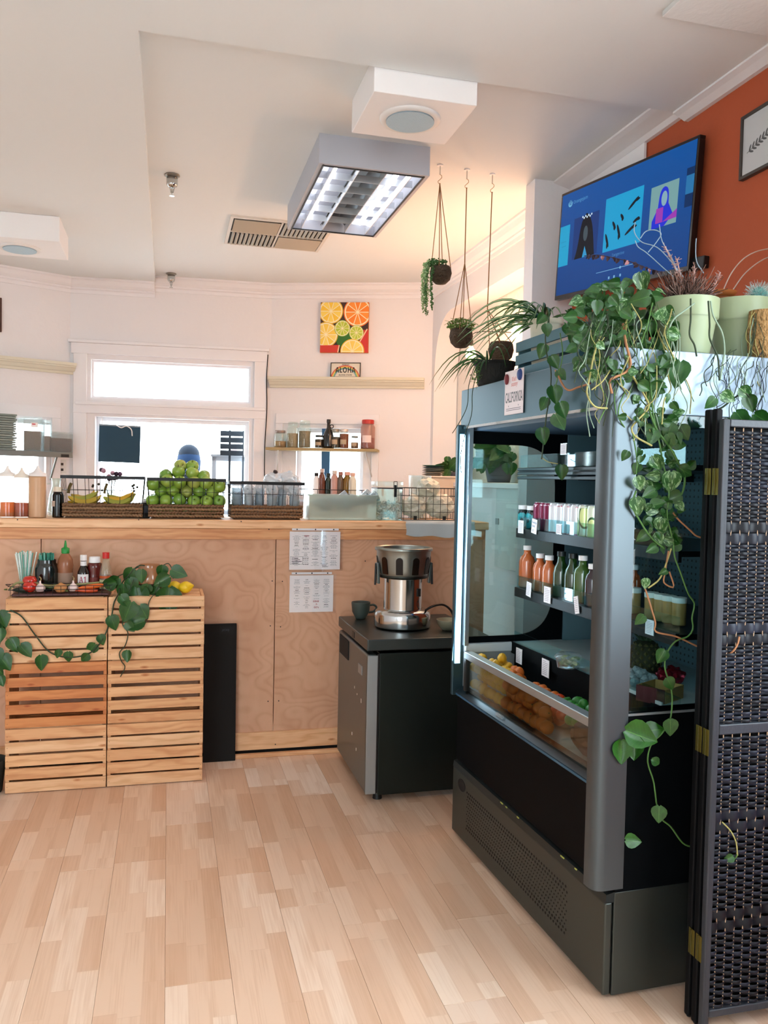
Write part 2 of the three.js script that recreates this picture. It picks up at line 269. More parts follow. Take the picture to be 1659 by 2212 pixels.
// ---------------------------------------------------------------- service counter
const CT = 1.318, CZ = -4.585;
const woodGeo = (w, h, d, x, y, z, along = 0, b = .002) => metreUV(box(w, h, d, x, y, z, b), along === 0 ? 1 : .25, along === 0 ? .25 : 1, rnd(), rnd(), along).translate(0, 0, 0);
const grain = (w, h, d, along = 0, b = .002) => { const g = metreUV(box(w, h, d, 0, 0, 0, b), 1, .25, rnd(), rnd(), along); return g; };
{
  const t = thing('service_counter', 'long pine topped counter clad in plywood panels', 'counter', [0, 0, 0]);
  const put = (name, g, m, x, y, z) => { const o = mesh(name, g, m, t); o.position.set(x, y, z); return o; };
  put('countertop', grain(4.5, .045, .47, 0, .004), oakTrim, -.41, CT - .0225, -4.79);
  put('fascia_board', grain(4.45, .058, .02, 0, .002), std(0xf0d4b8, .5, { map: pineTex2 }), -.41, 1.243, CZ + .011);
  const seam = atZ(593, 1370, CZ).x;
  for (const [a, b] of [[-2.63, seam - 1.22], [seam - 1.22, seam], [seam, 1.815]]) { const g = metreUV(box(b - a - .004, 1.115, .018, 0, 0, 0, .0015), 1.2, 1.2, rnd(), rnd()); put('plywood_panel', g, plyM, (a + b) / 2, .657, CZ - .009); }
  put('baseboard', grain(4.44, .098, .016, 0, .002), oakTrim, -.41, .086, CZ + .008);
  put('toe_strip', grain(4.44, .022, .03, 0, .004), oakTrim, -.41, .011, CZ + .03);
  put('end_panel', metreUV(box(.018, 1.27, .42, 0, 0, 0, .0015), 1.2, 1.2), plyM, 1.824, .637, -4.8);
  put('toe_gap_shade', box(4.4, .05, .01), matteBlack, -.41, .03, CZ - .012);  // black strip stands in for the shade of the toe gap
  put('carcass', box(4.4, 1.2, .02), plyM, -.41, .66, -5.0);
  const sc = cyl(.0035, .0035, .002, 8).rotateX(Math.PI / 2), sm = std(0x2a1c14, .6);
  for (const [x, y] of [[588, 1255], [610, 1256], [584, 1352], [606, 1354], [579, 1515], [602, 1514], [789, 1212], [594, 1606], [580, 1143], [840, 1137], [300, 1122], [520, 1126], [40, 1122]]) { const p = atZ(x, y, CZ + .001), o = mesh('screw', sc, sm, t); const z = y > 1160 && y < 1580 ? CZ + .001 : y < 1130 ? -4.5545 : y > 1580 ? CZ + .0165 : CZ + .0215; o.position.set(p.x, p.y, z); }
}
// menus pinned to the counter
function menuSheet(label, x0, y0, x1, y1, off, lines, extra) {
  const a = atZ(x0, y0, CZ + off), b = atZ(x1, y1, CZ + off), w = b.x - a.x, h = a.y - b.y;
  const t = thing('menu_sheet', label, 'menu', [(a.x + b.x) / 2, b.y, CZ + off]);
  const map = canvasTex(840, 640, (c, W2, H2) => {
    c.fillStyle = '#f2eef0'; c.fillRect(0, 0, W2, H2); seed = 55 + lines;
    const cols = lines; for (let k = 0; k < cols; k++) { let y = 70; const cx = W2 * (k + .75) / (cols + .45); while (y < H2 - 70) { const head = rnd() < .18; c.fillStyle = head ? '#20262c' : '#6a7480'; const l = rr(40, head ? 110 : 150); for (let q = 0; q < 3; q++) c.fillRect(cx - l / 2 + q * l / 3, y, l / 3 - rr(2, 9), head ? 9 : 4); y += head ? 22 : 15; if (rnd() < .12) y += 24; } }
    extra(c, W2, H2); });
  mesh('paper', box(w, h, .0012, 0, h / 2, 0), [0, 1, 2, 3, 4, 5].map(k => k === 4 ? std(0xffffff, .5, { map }) : white), t);
  mesh('sleeve', box(w + .02, h + .016, .0006, .006, h / 2, .003), glass, t);
  mesh('binder_strip', box(w * .92, .012, .0015, 0, h + .012, .004), std(0xe8e6ea, .4), t);
  const hole = cyl(.004, .004, .001, 10).rotateX(Math.PI / 2); for (const q of [-.36, 0, .36]) { const m = mesh('punch_hole', hole, black, t); m.position.set(q * w, h + .012, .0052); }
}
menuSheet('white printed menu in a clear sleeve, the upper of two on the counter', 626, 1148, 734, 1230, .026, 5, (c, w, h) => { c.strokeStyle = '#2a3036'; c.lineWidth = 4; c.strokeRect(18, 420, 200, 130); c.fillStyle = '#2a3036'; c.font = 'bold 26px sans-serif'; for (let k = 0; k < 4; k++) c.fillRect(34, 440 + k * 28, 110 + 30 * (k % 3), 10); c.fillStyle = '#8a1e2c'; c.fillRect(236, 66, 80, 14); c.font = 'bold italic 34px serif'; c.fillStyle = '#20262c'; c.fillText('Sides!', 540, 600); });
menuSheet('white printed menu with red handwriting, the lower of two on the counter', 626, 1243, 719, 1321, .006, 4, (c, w, h) => { c.fillStyle = '#f2eef0'; c.fillRect(430, 420, 190, 200); c.fillStyle = '#9a1c30'; c.font = 'bold 44px sans-serif'; c.fillText('GRAB', 450, 470); c.fillText('n', 505, 520); c.fillText('GO\u2019s', 468, 575); });

// ---------------------------------------------------------------- wooden crates
const CRW = .466, CRH = .317, CRD = .283, CRX = -.749, CRZ = -4.25, CTOP = 3 * CRH + .004;
function crate(col, row, mats, gap, label) {
  const t = thing('wooden_crate', label, 'crate', [CRX + col * (CRW + .002) + CRW / 2, row * CRH + .001, CRZ - CRD / 2], 0, 'stacked pine crates by the counter');
  const th = .009, n = 5, sh = (CRH - .006 - (n - 1) * gap) / n;
  const put = (name, g, m, x, y, z) => { const o = mesh(name, g, m, t); o.position.set(x, y, z); return o; };
  for (let k = 0; k < n; k++) put('slat', grain(CRW - .003, sh, th, 0, .0015), mats[Math.floor(rnd() * mats.length)], rr(-.001, .001), .003 + sh / 2 + k * (sh + gap), CRD / 2 - th / 2 + rr(-.0006, .0006));
  for (const s of [-1, 1]) put('end_panel', grain(.016, CRH - .004, CRD - th - .001, 1, .0015), mats[0], s * (CRW / 2 - .01), CRH / 2, -th / 2);
  const sd = (CRD - th - 2 * .02) / 3;
  for (const y of [.0045, CRH - .0048]) for (let k = 0; k < 3; k++) put('side_slat', grain(CRW - .04, .0075, sd, 0, .0012), mats[k % mats.length], 0, y, -CRD / 2 + sd / 2 + k * (sd + .018));
  const nail = cyl(.0016, .0016, .001, 6).rotateX(Math.PI / 2), nm = std(0x4a3020, .6);
  for (let k = 0; k < n; k++) for (const s of [-1, 1]) put('nail', nail, nm, s * (CRW / 2 - .011), .003 + sh * rr(.3, .7) + k * (sh + gap), CRD / 2 + .0002);
}
crate(0, 0, [pineM[0], pineM[1]], .0105, 'pine crate with a cracked slat, lowest under the amber crate'); crate(0, 1, [amberM], .019, 'amber stained crate with wide gaps between its slats'); crate(0, 2, [pineM[0], pineM[2]], .0095, 'pale pine crate under the tray of vegetables');
crate(1, 0, [pineM[1], pineM[0]], .009, 'pine crate standing on the floor beside the black board'); crate(1, 1, [pineM[2], pineM[1]], .018, 'weathered pine crate with stains between two paler crates'); crate(1, 2, [pineM[0]], .011, 'pale pine crate under the brown plant pot');
// black board behind the crates
{
  const a = atZ(512, 1348, -4.53), b = atZ(498, 1648, -4.53), w = .174, h = a.y + .0;
  const t = thing('black_board', 'tall black sign board leaning on the plywood counter', 'sign board', [a.x - w / 2, .0, -4.528]); t.rotation.x = -.035;
  mesh('panel', box(w, h, .018, 0, h / 2, 0, .003), matteBlack, t);
  const map = canvasTex(256, 128, (c, w2, h2) => { c.fillStyle = '#070808'; c.fillRect(0, 0, w2, h2); c.translate(w2 / 2, h2 / 2); c.rotate(Math.PI); c.fillStyle = '#4a5660'; c.font = 'italic 60px sans-serif'; c.textAlign = 'center'; c.fillText('local', 20, 20); });
  mesh('lettering', box(.08, .04, .001, .035, h - .035, .0096), std(0xffffff, .8, { map }), t);
}
// ---------------------------------------------------------------- steel under-counter fridge and juicer
{
  const x0 = .925, z0 = -4.47, z1 = -3.79, hgt = .793, t = thing('undercounter_fridge', 'stainless steel under-counter fridge with a dark side', 'fridge', [x0, 0, z1]);
  const D = z1 - z0, put = (n, g, m, p = t) => mesh(n, g, m, p);
  put('body', box(.56, .69, D - .002, .065 + .28, .035 + .345, -D / 2, .004), std(0x2f3735, .34, { metalness: .85 }));
  put('worktop', box(.63, .055, D + .01, .315, hgt - .0275, -D / 2, .005), steelDark);
  const door = put('door', box(.052, .675, D - .004, .028, .045 + .3375, -D / 2, .012), steel);
  put('door_edge', box(.05, .67, .004, .029, .38, .001, .0015), alu, door);
  put('handle_recess', box(.006, .1, .22, .0005, .655, -D + .16), matteBlack, door);
  put('badge', box(.003, .045, .075, .0005, .62, -.14), alu, door);
  for (const [y, z, l] of [[.5, -.26, .012], [.47, -.11, .02], [.48, -.2, .008], [.25, -.3, .015], [.2, -.2, .014]]) put('scuff', box(.0012, l, .008, .0016, y, z), std(0xe8e2da, .6), door);
  put('gasket', box(.012, .675, D - .012, .06, .3825, -D / 2), black);
  put('logo_plate', box(.003, .03, .05, -.0012, hgt - .03, -.3), black);
  for (const [x, z] of [[.08, -.06], [.58, -.06], [.08, -D + .06], [.58, -D + .06]]) put('foot', cyl(.02, .024, .036, 12, x, .018, z), black);
}
{
  const c = atY(870, 1346, .793), t = thing('juicer', 'polished steel centrifugal juicer on the under-counter fridge', 'juicer', [1.186, .793, -4.1]);
  mesh('base', lathe([[0, .004], [.14, .004], [.147, .012], [.147, .07], [.14, .088], [.12, .098], [.105, .1], [0, .1]], 40), chrome, t);
  mesh('motor_drum', lathe([[.1, .098], [.1, .255], [.108, .262]], 40), chrome, t);
  const bowl = mesh('bowl', lathe([[.108, .258], [.125, .27], [.13, .3], [.14, .37], [.142, .4], [.15, .402], [.15, .415], [.142, .418], [.136, .41], [.132, .37], [.12, .28], [.0, .28]], 40), std(0x8f9692, .3, { metalness: .9 }), t);
  const slot = (() => { const s = new THREE.Shape(); s.moveTo(-.018, 0); s.lineTo(-.018, .07); s.absarc(0, .07, .018, Math.PI, 0, true); s.lineTo(.018, 0); return extrude(s, .004); })();
  for (let k = 0; k < 10; k++) { const m = mesh('slot', slot, k % 2 ? std(0x16110e, .3, { metalness: .6 }) : std(0x3a2c24, .25, { metalness: .8 }), bowl), a = k * Math.PI / 5 + .2; m.position.set(Math.sin(a) * .1275, .285, Math.cos(a) * .1275); m.rotation.set(.13, a, 0, 'YXZ'); }
  const skirt = mesh('skirt', lathe([[.1, .258], [.128, .262], [.128, .275], [.12, .278]], 40), std(0x3a3f3c, .35, { metalness: .8 }), t);
  for (const s of [-1, 1]) { const cl = mesh('clamp', box(.014, .11, .03, 0, 0, 0, .003), std(0x787f7c, .3, { metalness: .9 }), t); cl.position.set(s * .139, .285, .01); cl.rotation.z = s * -.06; mesh('clamp_lever', rod([s * .008, .05, 0], [s * .018, -.06, .004], .006), black, cl); }
  mesh('switch', box(.02, .04, .012, .06, .19, .084, .002), black, t);
  mesh('power_cord', tube([[.1, .09, .06], [.13, .12, .1], [.19, .125, .08], [.25, .09, .04], [.29, .03, .0], [.33, .006, -.06]], .006, 30), black, t);
}
{
  const p = atY(783, 1340, .793), t = thing('mug', 'dark green stoneware mug beside the juicer', 'mug', [p.x, .7935, p.z - .045]);
  const m = std(0x39443f, .5); mesh('cup', lathe([[0, .002], [.028, .002], [.03, .008], [.047, .04], [.052, .092], [.05, .094], [.046, .088], [.04, .04], [0, .014]], 28), m, t);
  mesh('handle', tube([[.048, .075, .0], [.075, .075, -.004], [.09, .06, -.005], [.075, .04, -.004], [.046, .035, 0]], .006, 20), m, t);
  const q = atY(972, 1366, .793), g = thing('steel_bowl', 'small pale metal bowl behind the juicer cord', 'bowl', [q.x + .01, .7935, q.z - .06]);
  mesh('shell', lathe([[0, .002], [.03, .002], [.055, .03], [.062, .055], [.06, .056], [.05, .03], [0, .008]], 24), std(0xa8a48a, .4, { metalness: .5 }), g);
}
// ---------------------------------------------------------------- things on the crates
const onCrateX = (px, z = -4.37) => atZ(px, 1268, z).x;
{
  const x0 = onCrateX(20, -4.3), x1 = onCrateX(243, -4.3), w = x1 - x0, t = thing('wire_tray', 'low black wire tray of vegetables with a red brown base', 'tray', [(x0 + x1) / 2, CTOP, -4.315]);
  const D = .1, rim = [[-w / 2, .052, -D / 2], [w / 2, .052, -D / 2], [w / 2, .052, D / 2], [-w / 2, .052, D / 2]];
  mesh('base', box(w - .03, .012, D - .01, 0, .008, 0, .003), std(0x4a1f1c, .5), t);
  for (const [y, e] of [[.052, 0], [.034, .004]]) mesh('rim_wire', merge(rim.map((p, k) => { const q = rim[(k + 1) % 4]; return rod([p[0] * (1 - e), y, p[2]], [q[0] * (1 - e), y, q[2]], .0016); })), darkWire, t);
  for (let k = 0; k <= 12; k++) { const x = -w / 2 + .01 + k * (w - .02) / 12; mesh('wire', merge([rod([x, .052, D / 2], [x, .004, D / 2 - .006], .0013), rod([x, .004, D / 2 - .006], [x, .004, -D / 2 + .006], .0013), rod([x, .004, -D / 2 + .006], [x, .052, -D / 2], .0013)]), darkWire, t); }
  mesh('handle', tube([[-w / 2, .052, -.03], [-w / 2 - .018, .055, 0], [-w / 2, .052, .03]], .002, 14), darkWire, t);
  const P = (px, y, dz = 0) => [onCrateX(px, -4.315), CTOP + y, -4.315 + dz];
  const tom = [[0, -.02], [.014, -.024], [.03, -.012], [.034, .004], [.026, .02], [.01, .025], [0, .02]];
  for (const [px, y, dz, l] of [[63, .07, -.02, 'ripe red tomato lying at the back of the wire tray'], [66, .045, .02, 'dark red tomato at the front of the wire tray']]) { const v = thing('tomato', l, 'tomato', P(px, y, dz)); mesh('flesh', lathe(tom, 20), phy(0xc02414, .22, { clearcoat: .4 }), v); mesh('stem', cyl(.002, .004, .01, 6, 0, .024, 0), std(0x3c5a22, .7), v); }
  const bulb = [[0, -.018], [.016, -.017], [.024, -.006], [.022, .006], [.012, .016], [.005, .022], [.004, .034], [0, .035]];
  for (const [px, l] of [[88, 'pink white garlic bulb next to the tomatoes'], [159, 'pale garlic bulb with a dry stem beside the steak sauce']]) { const v = thing('garlic_bulb', l, 'garlic', P(px, .04, .02)); mesh('cloves', lathe(bulb, 14), std(0xe6cfca, .6), v); mesh('dry_stem', tube([[0, .03, 0], [.004, .045, 0], [-.004, .055, .002]], .003, 8), std(0xa08a62, .8), v); }
  const on = thing('onion', 'tan brown onion in the middle of the wire tray', 'onion', P(132, .038, .015)); mesh('skin', lathe([[0, -.022], [.02, -.02], [.032, -.003], [.028, .012], [.012, .02], [.003, .026], [0, .026]], 20), phy(0xc98c54, .4), on);
  const long = (name, label, cat, px, y, dz, L, r, col, tilt) => { const v = thing(name, label, cat, P(px, y, dz)); const pts = []; for (let k = 0; k <= 10; k++) { const q = k / 10; pts.push([r * Math.sin(Math.PI * Math.min(1, q * 1.15 + .06)) ** .5 * (1 - .45 * q), L * (q - .5)]); } const b = mesh('skin', lathe(pts, 14).rotateZ(Math.PI / 2 + tilt), phy(col, .35), v); mesh('stem', cyl(.003, .005, .014, 6).rotateZ(Math.PI / 2 + tilt).translate(-L / 2 - .004, -Math.sin(tilt) * L * -.5, 0), std(0x5a6a30, .8), v); };
  long('carrot', 'bright orange carrot lying over the tray edge', 'carrot', 190, .042, .022, .15, .014, 0xd9641c, .12); long('carrot', 'red orange carrot lying low under the other carrot', 'carrot', 180, .026, .03, .14, .013, 0xc04416, -.02);
  long('zucchini', 'dark green zucchini lying across the tray end', 'zucchini', 47, .032, .02, .13, .019, 0x16261a, .03); long('cucumber', 'green cucumber poking past the sauce bottle', 'cucumber', 240, .048, .0, .13, .018, 0x1f4a26, -.1); long('green_pepper', 'narrow green pepper behind the onion', 'pepper', 112, .04, -.01, .11, .014, 0x34542a, .1);
  const tw = mesh('garlic_braid', tube([P(20, .03, .01), P(35, .06, -.01), P(70, .063, .0), P(100, .05, .01), P(140, .045, -.02), P(175, .052, -.01), P(215, .06, 0)].map(p => new V3(...p)), .006, 60), std(0x8f8c5e, .9)); tag(tw, 'dry green tan braided stalk laid along the tray', 'garland');
}
{
  const z = -4.43, X = px => atZ(px, 1240, z).x, S = .00235;
  const straws = (t, n, r, h, lean, cols, y0) => { for (let k = 0; k < n; k++) { const a = rnd() * 6.28, q = Math.sqrt(rnd()) * r; mesh('straw', rod([Math.cos(a) * q * .5, y0, Math.sin(a) * q * .5], [Math.cos(a) * q * lean, h + rr(-.012, .004), Math.sin(a) * q * lean], .003, 6), cols[k % cols.length], t); } };
  const sw = std(0xeaf4f0, .4), st = std(0x6fb4a4, .4), sg = std(0x2f8a74, .4);
  let t = thing('straw_glass', 'clear tumbler of white and pale green straws', 'glass', [X(55), CTOP, z]);
  mesh('tumbler', lathe([[0, .003], [.03, .003], [.034, .13], [.032, .13], [.028, .008], [0, .008]], 24), jarGlass, t); straws(t, 34, .03, .205, 1.75, [sw, sw, st], .008);
  t = thing('straw_jar', 'dark green jar packed with teal straws', 'jar', [X(101), CTOP, z]);
  mesh('jar_body', lathe([[0, .003], [.05, .003], [.055, .012], [.056, .12], [.048, .145], [.045, .15], [.045, .165], [.043, .165], [.043, .15], [.045, .14], [.05, .02], [0, .01]], 28), phy(0x0d1614, .12, { clearcoat: .6 }), t); straws(t, 46, .038, .198, 1.0, [sg, st, sg], .02);
  t = thing('chili_sauce_bottle', 'nearly empty chili sauce bottle with a green nozzle', 'sauce bottle', [X(141), CTOP, z]);
  mesh('bottle', lathe([[0, .002], [.033, .002], [.036, .01], [.036, .11], [.04, .135], [.036, .165], [.022, .19], [.016, .196], [.016, .205], [0, .205]], 28), phy(0xa86a48, .25, { transmission: .25, thickness: 0 }), t);
  mesh('nozzle_cap', lathe([[.017, .196], [.02, .2], [.02, .222], [.008, .228], [.006, .245], [.003, .262], [0, .262]], 20), std(0x1a8a36, .4), t);
  mesh('label_print', lathe([[.0366, .03], [.0366, .1]], 28), std(0x9a7a66, .6), t);
  t = thing('steak_sauce_bottle', 'dark sauce bottle with white cap and white label', 'sauce bottle', [X(181), CTOP, z + .02]);
  mesh('bottle', lathe([[0, .002], [.026, .002], [.03, .008], [.03, .09], [.028, .105], [.02, .125], [.0145, .135], [.0145, .16], [0, .16]], 28), phy(0x120a08, .12, { clearcoat: .5 }), t);
  mesh('cap', cyl(.0165, .0165, .028, 20, 0, .176, 0), white, t); mesh('neck_label', lathe([[.0152, .136], [.0152, .158]], 20), std(0xe8e4e4, .5), t);
  const a1 = canvasTex(256, 256, (c, w, h) => { c.fillStyle = '#f0ecec'; c.fillRect(0, 0, w, h); c.fillStyle = '#a81c44'; c.font = 'bold 120px serif'; c.textAlign = 'center'; c.fillText('A1', 128, 120); c.fillStyle = '#1c3050'; c.fillRect(40, 150, 176, 34); c.fillStyle = '#8a9098'; c.fillRect(60, 205, 136, 8); });
  const lb = new THREE.CylinderGeometry(.0304, .0304, .088, 20, 1, true, -1.0, 2.0).translate(0, .05, 0); mesh('front_label', lb, std(0xffffff, .5, { map: a1 }), t);
  t = thing('ketchup_bottle', 'red brown ketchup squeeze bottle with a white cap', 'sauce bottle', [X(204), CTOP, z - .005]);
  mesh('bottle', lathe([[0, .002], [.03, .002], [.036, .012], [.036, .085], [.033, .1], [.038, .125], [.034, .145], [.024, .15], [0, .15]], 28), phy(0x5a1410, .2, { clearcoat: .4 }), t); mesh('cap', lathe([[.026, .148], [.028, .152], [.027, .178], [0, .18]], 24), white, t); mesh('label_print', new THREE.CylinderGeometry(.0366, .0366, .05, 16, 1, true, -.9, 1.4).translate(0, .05, 0), std(0x7a2a22, .5), t);
  t = thing('oyster_sauce_bottle', 'clear sauce bottle, half full, with a red cap', 'sauce bottle', [X(229), CTOP, z + .015]);
  mesh('bottle', lathe([[0, .002], [.029, .002], [.031, .008], [.031, .09], [.027, .12], [.016, .16], [.015, .172], [0, .172]], 28), phy(0xf0ead8, .06, { transmission: .8, thickness: 0 }), t); mesh('sauce', lathe([[0, .004], [.029, .006], [.029, .085], [0, .086]], 24), phy(0x8a3010, .25), t); mesh('cap', cyl(.017, .017, .03, 20, 0, .187, 0), std(0xc8221c, .4), t);
  mesh('front_label', new THREE.CylinderGeometry(.0315, .0315, .045, 20, 1, true, -1.2, 2.4).translate(0, .042, 0), std(0xd8d2a0, .6), t); mesh('brand_band', new THREE.CylinderGeometry(.0316, .0316, .012, 20, 1, true, -1.2, 2.4).translate(0, .078, 0), std(0xc8541c, .5), t);
}
// ---------------------------------------------------------------- display cooler
const FN = new V3(1.278, 0, -2.163), FT = 2.2 * RAD, FB = new V3(Math.cos(FT), 0, -Math.sin(FT)), FD = new V3(Math.sin(FT), 0, Math.cos(FT));
const FL = (x, y, z) => FN.clone().addScaledVector(FB, x).addScaledVector(FD, z).setY(y);
const toF = p => { const q = p.clone().sub(FN); return [q.dot(FB), p.y, q.dot(FD)]; };
const FX = (px, py, c) => toF(onPlane(px, py, FL(c, 0, 0), FB)), FZ = (px, py, c) => toF(onPlane(px, py, FL(0, 0, c), FD)), FY = (px, py, c) => toF(atY(px, py, c));
const coolerSide = std(0x9aa4aa, .34, { metalness: .75 }), coolerWhite = std(0x93a6b8, .32, { metalness: .2 }), coolerSteel = std(0x3e5862, .36, { metalness: .75 }), coolerBase = std(0x4c524f, .4, { metalness: .8 }), innerM = std(0x5c7882, .5, { metalness: .2 }), blackPanel = phy(0x04070a, .55, { specularIntensity: .14 }), postM = std(0x555e63, .36, { metalness: .75 }), shelfM = std(0x15191c, .4, { metalness: .4 }), acrylic = phy(0xdff2f4, .04, { transmission: 1, thickness: 0 });
const cooler = thing('display_cooler', 'tall open-front refrigerated display cooler stocked with drinks and fruit', 'display cooler', FN, FT);
{
  const C = (n, g, m, p = cooler) => mesh(n, g, m, p), bx = (x0, x1, y0, y1, z0, z1, b = 0) => box(x1 - x0, y1 - y0, z1 - z0, (x0 + x1) / 2, (y0 + y1) / 2, (z0 + z1) / 2, b), L = 1.24;
  C('base_body', bx(.03, .78, .012, .33, -L + .005, -.004, .004), coolerBase);
  const bp = C('base_panel', bx(0, .026, .016, .3, -L + .004, -.004, .006), coolerBase);
  const dots = []; for (let r = 0; r < 11; r++) for (let k = 0; k < 46; k++) { const edge = r < 2 || r > 8; const g = new THREE.CylinderGeometry(edge ? .0045 : .003, edge ? .0045 : .003, .0012, 7).rotateZ(Math.PI / 2); dots.push(g.translate(-.0004, .085 + r * .0155, -1.07 + k * .0185 + (r % 2) * .009)); }
  const pf = C('perforation', merge(dots), matteBlack, bp); pf.userData.kind = 'stuff';
  C('latch_recess', new THREE.CylinderGeometry(.026, .026, .002, 20).scale(1, 1, 1.5).rotateZ(Math.PI / 2).translate(-.0006, .25, -1.13), matteBlack, bp);
  C('base_cap', extrude([[.0, .3], [.004, .325], [.05, .335], [.05, .3]], L - .01).translate(0, 0, -L + .005), std(0x2b3436, .35, { metalness: .6 }));
  for (const [px, py, l] of [[1085, 1735, .02], [1095, 1748, .012], [1120, 1768, .014], [1216, 1862, .022], [1245, 1888, .012]]) { const q = FX(px, py, .004); C('paint_fleck', bx(.0, .003, .322, .326, q[2] - l / 2, q[2] + l / 2), std(0xb8c060, .7)); }
  C('front_panel', bx(.012, .04, .335, .628, -L + .01, -.01), blackPanel);
  C('sill', extrude([[-.012, .628], [-.012, .64], [.02, .662], [.05, .664], [.05, .628]], L - .06).translate(0, 0, -L + .04), std(0x1c262c, .25, { metalness: .5 }));
  C('sill_edge', bx(-.015, -.011, .63, .638, -L + .05, -.05), std(0x4c88b4, .25, { metalness: .8 }));  // metal strip with the blue reflected line put into its colour
  C('latch', bx(-.006, .006, .645, .66, -.8, -.74, .003), clearPlastic);
  C('front_glass', bx(.006, .01, .664, .803, -L + .12, -.06), phy(0xd8e0dc, .05, { transmission: 1, thickness: 0 }));
  C('glass_side', bx(.0, .02, .66, .83, -L + .1, -L + .12), black);
  C('top_rail', bx(-.006, .034, .8, .83, -L + .11, -.04, .004), alu);
  C('well_floor', bx(.04, .27, .655, .664, -L + .05, -.03), std(0xb9c6c8, .45, { metalness: .3 }));
  C('riser', bx(.262, .275, .664, .832, -L + .05, -.03), blackPanel);
  C('deck', bx(.255, .73, .832, .846, -L + .04, -.03), std(0xb9c6c8, .45, { metalness: .3 }));
  C('deck_lip', bx(.25, .257, .8, .85, -L + .04, -.03), blackPanel);
  C('deck_guard', bx(.2585, .2605, .85, .9, -L + .05, -.03), acrylic);
  const holes = tex(64, 64, (x, y) => { const q = Math.hypot((x % 16) - 8, (y % 16) - 8) < 3; return q ? [18, 26, 30] : [78, 102, 112]; });
  const bk = metreUV(bx(.73, .75, .66, 1.8, -L + .03, -.02), .1); C('back_panel', bk, std(0xffffff, .5, { map: holes }));
  C('back_shell', bx(.75, .79, .03, 1.95, -L, 0), coolerBase);
  C('roof', bx(.03, .76, 1.8, 1.944, -L + .02, -.022), innerM);
  C('header', bx(0, .03, 1.79, 1.95, -L, -.05, .003), coolerSteel);
  C('header_trim', bx(.0, .05, 1.782, 1.792, -L + .03, -.05), chrome);
  C('roof_liner', bx(.05, .73, 1.775, 1.8, -L + .03, -.03), std(0x3a5064, .5));
  // far end: glass with a rounded black border, then a solid rear strip
  const ring = new THREE.Shape([[.03, .845], [.51, .845], [.51, 1.785], [.03, 1.785]].map(p => new THREE.Vector2(...p))), hole = new THREE.Path(), x0 = .032, x1 = .455, y0 = .875, y1 = 1.72, r = .19;
  hole.moveTo(x0, y0); hole.lineTo(x1 - r, y0); hole.quadraticCurveTo(x1, y0, x1, y0 + r); hole.lineTo(x1, y1 - r); hole.quadraticCurveTo(x1, y1, x1 - r, y1); hole.lineTo(x0, y1); ring.holes.push(hole);
  C('far_glass_border', extrude(ring, .004).translate(0, 0, -L + .02), blackPanel);
  C('far_glass', bx(.03, .51, .845, 1.785, -L + .012, -L + .016), phy(0xcbe4e6, .03, { transmission: 1, thickness: 0 }));
  C('far_end_strip', bx(.51, .78, .3, 1.9, -L, -L + .03), innerM);
  C('far_end_lower', bx(.03, .51, .3, .81, -L, -L + .03), std(0x8a9498, .5));
  C('far_end_rail', bx(.03, .51, .808, .847, -L, -L + .045, .004), std(0xb9c4c8, .4));
  // near end
  const nring = new THREE.Shape([[.03, .86], [.78, .86], [.78, 1.77], [.03, 1.77]].map(p => new THREE.Vector2(...p))), nh = new THREE.Path([[.045, .885], [.045, 1.75], [.7, 1.75], [.7, .885]].map(p => new THREE.Vector2(...p))); nring.holes.push(nh);
  C('near_glass_border', extrude(nring, .004).translate(0, 0, -.016), blackPanel);
  C('near_glass', bx(.035, .775, .865, 1.765, -.01, -.006), phy(0xdcecee, .03, { transmission: 1, thickness: 0 }));
  C('near_end_lower', bx(.03, .78, .332, .87, -.024, 0), blackPanel);
  C('near_end_header', bx(.03, .78, 1.765, 1.955, -.03, .002, .003), coolerWhite);
  C('bumper_strip', bx(.045, .7, .866, .872, 0, .006), alu);
  // posts and light strips
  const ps = new THREE.Shape(); ps.moveTo(.036, .03); ps.lineTo(-.03, .03); ps.quadraticCurveTo(-.062, .028, -.062, -.01); ps.lineTo(-.062, -.028); ps.lineTo(.036, -.028); ps.closePath();
  const post = C('near_post', extrude(ps, 1.59).rotateX(-Math.PI / 2).scale(1, 1, -1).translate(0, .358, 0), postM); post.geometry = post.geometry.toNonIndexed(); { const p = post.geometry.attributes.position.array; for (let i = 0; i < p.length; i += 9) for (let k = 0; k < 3; k++) { const q = p[i + k]; p[i + k] = p[i + 3 + k]; p[i + 3 + k] = q; } post.geometry.computeVertexNormals(); }
  C('far_post', bx(-.02, .03, .62, 1.8, -L, -L + .022, .003), coolerSteel);
  C('far_post_side', bx(.022, .04, .84, 1.79, -L + .02, -L + .05), coolerSide);
  const led = C('light_strip', bx(-.012, .012, .76, 1.76, -L + .022, -L + .027), std(0xdff4ff, .5, { emissive: 0x8fd8ff, emissiveIntensity: 1.3 }));
  const dg = bx(-.006, .006, -.006, .006, 0, .004), dm = std(0xffffff, .4, { emissive: 0xf4fbff, emissiveIntensity: 9 });
  for (let k = 0; k < 44; k++) { const d = C('diode', dg, dm, led); d.position.set(0, .775 + k * .0225, -L + .027); }
  const up = FL(-.0, 1.26, -L + .045), l1 = new THREE.RectAreaLight(0xc8ecff, 17, .03, .98); l1.position.copy(up); l1.lookAt(FL(-.42, 1.26, -L - .8).sub(up).negate().add(up)); scene.add(l1);
  l1.lookAt(FL(.5, 1.2, -.55));
  // the same strip on the inside of the near post, its back to the camera
  C('light_strip', bx(.0, .024, .76, 1.76, -.033, -.029), led.material);
  const l2 = new THREE.RectAreaLight(0xc8ecff, 12, .03, .98), lp = FL(.012, 1.26, -.04); l2.position.copy(lp); l2.lookAt(FL(.45, 1.2, -.7)); scene.add(l2);
